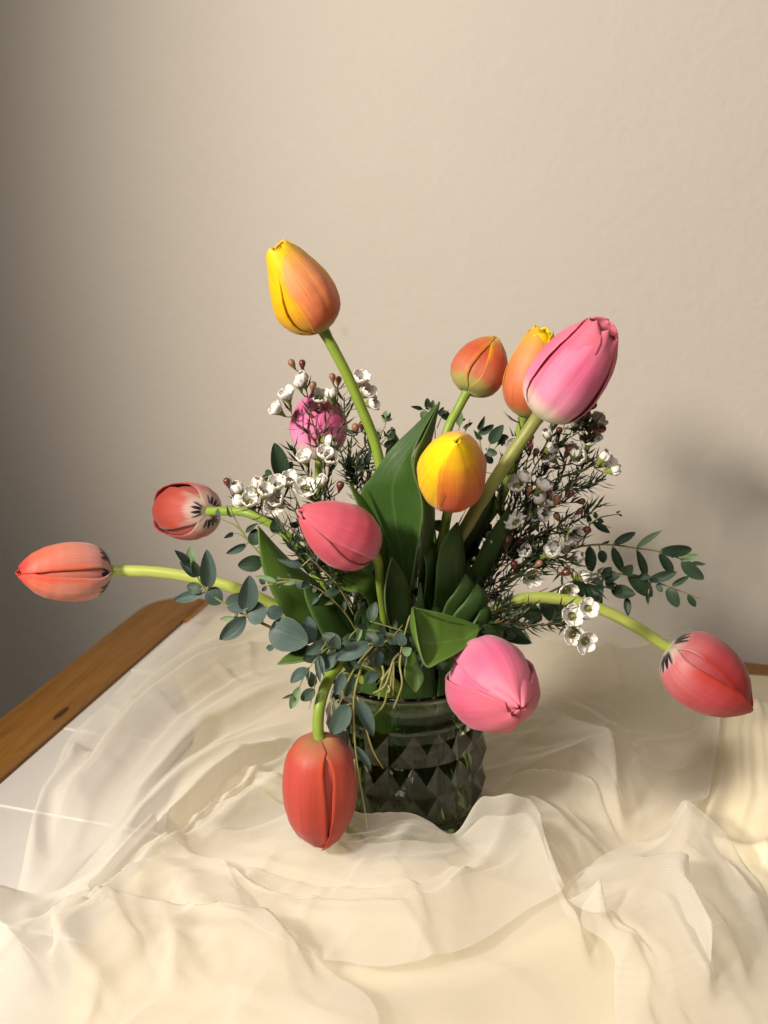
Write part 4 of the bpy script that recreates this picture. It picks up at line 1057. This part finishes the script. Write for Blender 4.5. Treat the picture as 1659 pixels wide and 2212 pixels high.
# ------------------------------------------------------------------ waxflower
def wax_meshes():
    out = {}
    V, F = lathe([(.0001, 0), (.0007, 0), (.0011, .0015), (.0020, .0035), (.0029, .0048), (.0031, .0053)], 10)
    out['cup'] = mesh('flower', V, F, M_WCUP)
    V, F = lathe([(.0030, .0051), (.0022, .0047), (.0012, .0046), (.0006, .0050), (.0003, .0078), (.0001, .0080)], 10)
    b = Bag(); b.add(V, F); out['centre'] = b.me('centre', M_WCENTRE)
    b = Bag()
    for k in range(10):
        a = k * 2 * math.pi / 10
        p = [Vector((.0026 * math.cos(a), .0026 * math.sin(a), .0050)), Vector((.0024 * math.cos(a), .0024 * math.sin(a), .0064)), Vector((.0017 * math.cos(a + .1), .0017 * math.sin(a + .1), .0072))]
        b.tube(p, [.00012, .00012, .00012], 4)
        c = p[-1]; r = .00034
        b.add([c + Vector(q) * r for q in ((1, 0, 0), (-1, 0, 0), (0, 1, 0), (0, -1, 0), (0, 0, 1), (0, 0, -1))], [(0, 2, 4), (2, 1, 4), (1, 3, 4), (3, 0, 4), (2, 0, 5), (1, 2, 5), (3, 1, 5), (0, 3, 5)])
    out['stamens'] = b.me('stamens', M_ANTHER)
    for key, tilt in (('open', R(28)), ('half', R(52)), ('cup_', R(80))):
        L = []
        for k in range(5):
            n, m = 7, 7; V = []
            for i in range(n):
                s = i / (n - 1)
                w = .0036 * max(.12, math.sin(math.pi * min(1, .12 + s * .80)) ** .6) if s < .97 else .0008
                for j in range(m):
                    t = j / (m - 1) * 2 - 1
                    cup = .0010 * (t * t) + .0014 * (s - .35) ** 2 * 2
                    y = s * .0056; z = cup
                    rr = .0027 + y * math.cos(tilt) - z * math.sin(tilt); zz = .0051 + y * math.sin(tilt) + z * math.cos(tilt)
                    a = 2 * math.pi * k / 5
                    x_ = t * w * .95
                    V.append((rr * math.cos(a) - x_ * math.sin(a), rr * math.sin(a) + x_ * math.cos(a), zz))
            L.append(mesh('petal', V, grid_faces(n, m), M_WPETAL))
        out[key] = L
    for key, mt in (('red', M_BUD), ('tan', M_BUD_TAN), ('pink', M_BUD_PINK)):
        V, F = lathe([(.0001, 0), (.0006, 0), (.0010, .0015), (.0019, .0033), (.0025, .0050), (.0026, .0062), (.0021, .0075), (.0010, .0083), (.0001, .0084)], 10)
        out[key] = mesh('bud', V, F, mt)
    return out
WAX = wax_meshes()
def put(name, me, par, M, top):
    o = bpy.data.objects.new(name, me); COL.objects.link(o); o.parent = par
    o.matrix_parent_inverse = Matrix.Translation(top.location).inverted() if par is top else Matrix.Identity(4)
    o.matrix_basis = M
    return o
def waxflower(label, stems, flowers, buds, seed, tufts=9, nstep=.0042, more=0, spread=.034, stem_w=4.6, group=None):
    """flowers: (u, v, facing u, facing v, toward camera, kind); buds: (u, v, facing u, facing v, kind)"""
    rnd = random.Random(seed)
    P = [[D(p) for p in s] for s in stems]
    tail = into_vase(P[0][-1], spread)
    root = tag(empty('waxflower_sprig', tail[-1]), label, 'waxflower', group or 'waxflower sprigs in the bouquet')
    P[0] = P[0] + tail
    bag = Bag(); nb = Bag(); samples = []
    def needles_on(cur, step, lo=0, hi=None):
        hi = hi or len(cur); acc = 0
        for i in range(lo + 1, hi):
            acc += (cur[i] - cur[i - 1]).length
            if acc > step:
                acc = 0; tg = (cur[i - 1] - cur[i]).normalized()
                for q in range(2):
                    side = Matrix.Rotation(rnd.random() * 6.28, 3, tg) @ tg.orthogonal().normalized()
                    d = (tg * rnd.uniform(.5, .9) + side).normalized(); ln = rnd.uniform(.007, .0125); bend = tg * ln * .22
                    wd = side.cross(tg) * .00085
                    p0 = cur[i]; p1 = p0 + d * ln * .5; p2 = p0 + d * ln + bend
                    up = (wd.cross(d)).normalized() * .0003
                    nb.add([p0 - wd * .5, p0 + wd * .5, p1 + wd, p1 + up, p1 - wd, p2], [(0, 1, 2, 3), (0, 3, 4), (3, 2, 5), (4, 3, 5)], [(0, 0), (1, 0), (1, .5), (.5, .5), (0, .5), (.5, 1)])
    for k, c in enumerate(P):
        n = 9 * len(c); cur = spline(c, n); w = px(stem_w, c[0]) / 2
        bag.tube(cur, [w * (.45 + .55 * min(1, i / (n * .6))) * (1 if k == 0 else .8) for i in range(n)], 6)
        stop = n if k else int(n * (len(c) - 3.3) / len(c))
        needles_on(cur, nstep, 0, stop)
        samples += [cur[i] for i in range(stop)]
    for _ in range(tufts):                            # short leafy side twigs
        i = rnd.randrange(1, len(samples) - 2); sp = samples[i]
        tg = (samples[i - 1] - samples[i + 1]); tg = tg.normalized() if 0 < tg.length < .03 else Vector((0, 0, 1))
        d = (tg + Matrix.Rotation(rnd.random() * 6.28, 3, tg) @ tg.orthogonal().normalized() * rnd.uniform(.5, 1.0)).normalized()
        ln = rnd.uniform(.010, .026)
        cur = spline([sp + d * ln + Vector((0, 0, .004)), sp + d * ln * .55, sp], 8)
        bag.tube(cur, .0005, 5); needles_on(cur, .0022)
        p0, p1 = cur[0], cur[1]
        needles_on([p0, p0.lerp(p1, .9)], .0005)
    def proj(p):
        d = p - CAM; f = FPX / d.dot(FW)
        return d.x * f + 829.5, 1106 - d.dot(UP) * f
    SP = [proj(s) for s in samples]
    def attach(u, v, fu, fv, tow, size):
        # the twig leaves the stem a little below the flower
        bu, bv = u - fu * 26, v - fv * 26
        k = min(range(len(SP)), key=lambda i: (SP[i][0] - bu) ** 2 + (SP[i][1] - bv) ** 2)
        sp = samples[k]
        dy = rnd.uniform(-.007, .004)
        ax = (Vector((fu, 0, -fv)).normalized() * (1 - abs(tow)) + (CAM - sp).normalized() * tow).normalized()
        c = at_y(u, v, sp.y + dy)
        b = c - ax * .0055 * size
        mid = sp.lerp(b, .55) - ax * (b - sp).length * .18
        cur = spline([sp, mid, b], 9)
        bag.tube(cur, px(3.0, b) / 2, 6)
        if (b - sp).length > .008: needles_on(list(reversed(cur)), .0034, 2)
        q = ax.to_track_quat('Z', 'Y').to_matrix().to_4x4()
        M = q @ Matrix.Rotation(rnd.random() * 6.28, 4, 'Z') @ Matrix.Scale(size, 4); M.translation = b
        return M
    flowers = list(flowers); buds = list(buds)
    for q in range(more):                             # further small blooms and buds on side twigs
        k = rnd.randrange(1, int(len(SP) * .9)); a = rnd.uniform(-2.9, .3)
        u, v = SP[k][0] + 30 * math.cos(a), SP[k][1] + 24 * math.sin(a)
        if q % 3: flowers.append((u, v, math.cos(a), math.sin(a), rnd.uniform(.1, .6), rnd.choice(('half', 'half', 'cup_', 'open'))))
        else: buds.append((u, v, math.cos(a), math.sin(a), rnd.choice(('red', 'tan', 'red'))))
    for f in flowers:
        u, v, fu, fv, tow, kd = f
        M = attach(u, v, fu, fv, tow, rnd.uniform(.96, 1.18))
        fo = put('flower', WAX['cup'], root, M, root)
        for pm in WAX[kd]:
            po = put('petal', pm, fo, Matrix.Rotation(rnd.uniform(-.05, .05), 4, 'Z') @ Matrix.Scale(rnd.uniform(.92, 1.06), 4), root)
            s = po.modifiers.new('thickness', 'SOLIDIFY'); s.thickness = .0003
        put('centre', WAX['centre'], fo, Matrix.Identity(4), root)
        if kd != 'cup_': put('stamens', WAX['stamens'], fo, Matrix.Identity(4), root)
    for f in buds:
        u, v, fu, fv, kd = f
        M = attach(u, v, fu, fv, rnd.uniform(0, .25), rnd.uniform(.78, 1.0))
        put('bud', WAX[kd], root, M, root)
    obj('stem', bag.me('stem', M_TWIG), root)
    o = obj('needle_leaves', nb.me('needle_leaves', M_NEEDLE), root); o['kind'] = 'stuff'
    return root

waxflower('white waxflower sprig in front of the half hidden pink tulip',
    [[(655, 800, .035), (662, 840, .035), (672, 900, .035), (690, 960, .034), (700, 1010, .032), (720, 1100, .02), (800, 1300, .0)],
     [(622, 870, .035), (640, 915, .035), (668, 940, .035), (690, 968, .034)], [(730, 820, .033), (728, 870, .033), (712, 900, .034), (692, 950, .034)], [(775, 850, .03), (755, 890, .031), (735, 925, .032), (700, 985, .033)]],
    [(648, 832, -.2, -1, .3, 'cup_'), (621, 858, -.3, -.9, .25, 'half'), (602, 888, -.7, -.6, .2, 'half'), (690, 862, .1, -.8, .5, 'half'), (716, 856, -.1, -1, .2, 'cup_'), (778, 824, .3, -.9, .3, 'half'), (790, 850, .6, -.6, .3, 'half'), (799, 872, .8, -.2, .2, 'half')],
    [(630, 784, -.5, -.9, 'tan'), (653, 785, 0, -1, 'red'), (676, 832, .2, -1, 'tan'), (718, 814, -.1, -1, 'tan'), (731, 820, .1, -1, 'tan'), (768, 923, -.2, -1, 'tan'), (783, 917, .1, -1, 'red')], 1, tufts=1, nstep=.0055, more=3)
waxflower('white waxflower sprig with clustered blooms above the rose pink tulip',
    [[(492, 1050, .0), (520, 1085, .0), (560, 1110, -.002), (600, 1125, -.004), (650, 1160, -.008), (720, 1250, -.012), (800, 1370, -.01)],
     [(590, 1060, .0), (620, 1085, -.002), (640, 1110, -.004), (660, 1170, -.008)], [(660, 1010, -.006), (680, 1060, -.008), (690, 1120, -.01), (700, 1200, -.012)], [(712, 1000, -.006), (706, 1050, -.008), (700, 1120, -.01), (712, 1230, -.012)]],
    [(515, 1060, -.4, -.9, .2, 'cup_'), (523, 1084, -.9, -.2, .2, 'cup_'), (541, 1086, -.1, -.7, .5, 'half'), (558, 1050, 0, -1, .2, 'cup_'), (572, 1066, .2, -.9, .4, 'half'), (588, 1094, .5, -.3, .75, 'open'), (600, 1050, -.1, -.9, .4, 'half'), (624, 1040, .1, -.9, .45, 'half'), (660, 1056, .1, -.8, .6, 'open'),
     (660, 994, -.3, -.9, .3, 'half'), (702, 985, .1, -.9, .4, 'half'), (714, 994, .2, -.8, .5, 'half'), (550, 1068, -.2, -.9, .4, 'half')],
    [(490, 1040, -.3, -1, 'red'), (735, 1048, .2, -1, 'red')], 2, tufts=6, more=6)
waxflower('white waxflower sprig with dark buds under the large pink tulip',
    [[(1300, 985, .012), (1262, 1015, .014), (1210, 1030, .015), (1150, 1070, .014), (1090, 1150, .012), (1000, 1300, .006)],
     [(1268, 920, .015), (1240, 940, .016), (1200, 960, .016), (1160, 1000, .016), (1130, 1070, .014)], [(1280, 950, .012), (1265, 985, .013), (1240, 1000, .014), (1190, 1010, .015)], [(1150, 955, .006), (1140, 990, .008), (1128, 1040, .01), (1100, 1120, .012)], [(1230, 920, .015), (1190, 945, .016), (1165, 985, .016)]],
    [(1286, 912, .7, -.6, .2, 'half'), (1258, 900, .5, -.8, .2, 'half'), (1284, 948, .5, -.5, .3, 'cup_'), (1302, 990, .6, -.8, .2, 'cup_'), (1322, 1016, .9, -.2, .2, 'cup_'), (1244, 918, .2, -.9, .3, 'half'), (1308, 1000, .7, -.5, .3, 'half'), (1188, 970, .6, -.3, .4, 'cup_')],
    [(1300, 926, .9, -.2, 'red'), (1147, 945, .1, -1, 'pink'), (1145, 964, -.1, -1, 'pink'), (1158, 976, .3, -.9, 'tan'), (1230, 966, .5, -.8, 'tan'), (1226, 978, .4, -.8, 'tan'), (1250, 1000, 1, -.1, 'red'), (1282, 876, .6, -.7, 'red'), (1208, 930, .3, -.9, 'red')], 3, more=12)
waxflower('white waxflower sprig right of the thick olive stem',
    [[(1250, 1085, .0), (1205, 1090, .0), (1160, 1120, .0), (1110, 1180, .0), (1060, 1250, .0), (960, 1380, .0)],
     [(1120, 1060, -.004), (1118, 1100, -.003), (1110, 1150, -.001), (1085, 1210, 0)], [(1262, 1115, .002), (1220, 1135, .002), (1170, 1150, .002), (1120, 1190, 0)], [(1150, 1070, -.004), (1145, 1100, -.003), (1125, 1150, -.001)]],
    [(1118, 1052, -.2, -.8, .5, 'half'), (1132, 1036, .3, -.9, .3, 'cup_'), (1166, 1082, -.3, -.8, .3, 'cup_'), (1164, 1108, .9, .1, .4, 'half'), (1188, 1086, .4, -.8, .3, 'half'), (1235, 1150, .5, .4, .5, 'open'), (1228, 1170, .4, .7, .4, 'open')],
    [(1144, 1056, .3, -.9, 'tan'), (1203, 1078, .2, -.9, 'tan'), (1186, 1062, .2, -.9, 'pink'), (1257, 1083, 1, -.1, 'red'), (1253, 1104, .8, -.6, 'red'), (1268, 1145, 1, -.1, 'red'), (1096, 1165, 0, -1, 'tan')], 4, more=12)
waxflower('white waxflower sprig with open blooms just above the arching tulip stem',
    [[(1240, 1230, .0), (1200, 1220, .0), (1150, 1225, -.002), (1090, 1260, -.003), (1030, 1310, -.004), (950, 1400, -.004)],
     [(1230, 1200, .002), (1190, 1210, .002), (1140, 1215, .001), (1090, 1255, -.001)], [(1180, 1190, .002), (1150, 1205, .001), (1110, 1235, 0)]],
    [(1186, 1194, .4, -.7, .4, 'half'), (1244, 1204, .7, -.3, .3, 'cup_'), (1258, 1246, .9, -.1, .3, 'cup_'), (1148, 1244, .3, .5, .65, 'open'), (1224, 1274, .5, .6, .6, 'open')],
    [(1165, 1217, .6, -.5, 'tan'), (1224, 1236, .8, -.3, 'red')], 5, spread=.03, more=9)
waxflower('low waxflower sprig with four open white blooms below the arching stem',
    [[(1225, 1346, -.035), (1150, 1350, -.035), (1080, 1346, -.034), (1000, 1344, -.03), (940, 1380, -.02)]],
    [(1270, 1315, .6, -.5, .7, 'open'), (1236, 1332, .5, -.4, .7, 'open'), (1236, 1370, .6, .3, .7, 'open'), (1264, 1384, .7, .5, .65, 'open')],
    [(1256, 1322, .6, -.6, 'pink')], 6)

# leafy waxflower sprigs without open blooms, filling the bouquet
for lab, stems, buds, sd in (
    ('leafy needle foliage sprig without blooms below the dark waxflower buds', [[(1190, 990, .022), (1150, 1050, .022), (1100, 1140, .018), (990, 1320, .008)], [(1240, 1040, .022), (1190, 1070, .021), (1120, 1120, .019)], [(1120, 980, .022), (1110, 1050, .02), (1080, 1160, .016)]], [(1180, 1010, .3, -.8, 'red')], 21),
    ('leafy needle foliage sprig without blooms above the arching tulip stem', [[(1180, 1150, .012), (1120, 1200, .01), (1050, 1270, .006), (960, 1380, 0)], [(1210, 1180, .012), (1150, 1215, .01), (1080, 1250, .007)], [(1090, 1110, .012), (1070, 1190, .009), (1010, 1300, .003)]], [(1150, 1140, .4, -.8, 'tan')], 22),
    ('leafy needle foliage sprig without blooms left of the tall tulip stem', [[(770, 985, .028), (772, 1030, .027), (776, 1100, .024), (820, 1280, .01)], [(745, 1000, .028), (760, 1040, .027), (774, 1085, .025)], [(800, 960, .024), (796, 1010, .025), (785, 1080, .024)]], [], 23),
    ('leafy needle foliage sprig without blooms under the rose pink tulip', [[(640, 1195, -.03), (680, 1235, -.032), (730, 1300, -.03), (800, 1390, -.02)], [(700, 1215, -.034), (720, 1260, -.034), (750, 1320, -.03)]], [], 24),
    ('leafy needle foliage sprig without blooms at the vase mouth behind the folded leaf', [[(1010, 1285, -.012), (980, 1330, -.012), (940, 1390, -.01)], [(1080, 1330, -.012), (1020, 1345, -.012), (960, 1390, -.01)]], [], 25)):
    waxflower(lab, stems, [], buds, sd, tufts=13)
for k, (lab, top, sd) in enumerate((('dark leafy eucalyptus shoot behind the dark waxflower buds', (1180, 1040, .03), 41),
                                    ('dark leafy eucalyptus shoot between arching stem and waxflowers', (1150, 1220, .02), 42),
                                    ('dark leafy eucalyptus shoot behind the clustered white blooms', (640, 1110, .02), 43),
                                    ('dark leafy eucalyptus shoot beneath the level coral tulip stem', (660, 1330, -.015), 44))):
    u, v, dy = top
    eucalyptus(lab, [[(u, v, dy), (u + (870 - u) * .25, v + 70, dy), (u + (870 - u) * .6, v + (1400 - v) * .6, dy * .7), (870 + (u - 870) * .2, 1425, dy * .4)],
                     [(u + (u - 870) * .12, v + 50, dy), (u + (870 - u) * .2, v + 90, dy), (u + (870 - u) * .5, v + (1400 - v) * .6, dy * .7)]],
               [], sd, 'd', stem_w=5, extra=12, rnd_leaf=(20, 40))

for k, (lab, top, sd) in enumerate((('dark eucalyptus leaves spilling over the vase rim beside the hanging red tulip', (735, 1395, -.070), 51),
                                    ('dark eucalyptus leaves spilling over the front of the vase rim', (830, 1390, -.060), 52),
                                    ('dark eucalyptus leaves at the vase rim under the folded leaf', (925, 1400, -.050), 53))):
    u, v, dy = top
    eucalyptus(lab, [[(u, v, dy), (u + (870 - u) * .3, v + 10, dy * .8), (u + (870 - u) * .6, v + 20, dy * .6), (870 + (u - 870) * .2, 1435, dy * .4)],
                     [(u - 50, v + 30, dy), (u - 25, v + 5, dy), (u + (870 - u) * .3, v + 5, dy * .7)], [(u + 40, v - 40, dy), (u + 20, v - 15, dy), (u + (870 - u) * .3, v + 5, dy * .7)]],
               [(u - 10, v + 10, u - 35, v + 55, 24, 'g'), (u + 15, v + 5, u + 30, v + 50, 22, 'd'), (u - 40, v + 20, u - 80, v + 30, 24, 'd'), (u + 5, v - 5, u + 45, v - 20, 26, 'd'), (u, v, u - 40, v - 25, 28, 'd')], sd, 'd', stem_w=4.5, extra=7, rnd_leaf=(24, 44))

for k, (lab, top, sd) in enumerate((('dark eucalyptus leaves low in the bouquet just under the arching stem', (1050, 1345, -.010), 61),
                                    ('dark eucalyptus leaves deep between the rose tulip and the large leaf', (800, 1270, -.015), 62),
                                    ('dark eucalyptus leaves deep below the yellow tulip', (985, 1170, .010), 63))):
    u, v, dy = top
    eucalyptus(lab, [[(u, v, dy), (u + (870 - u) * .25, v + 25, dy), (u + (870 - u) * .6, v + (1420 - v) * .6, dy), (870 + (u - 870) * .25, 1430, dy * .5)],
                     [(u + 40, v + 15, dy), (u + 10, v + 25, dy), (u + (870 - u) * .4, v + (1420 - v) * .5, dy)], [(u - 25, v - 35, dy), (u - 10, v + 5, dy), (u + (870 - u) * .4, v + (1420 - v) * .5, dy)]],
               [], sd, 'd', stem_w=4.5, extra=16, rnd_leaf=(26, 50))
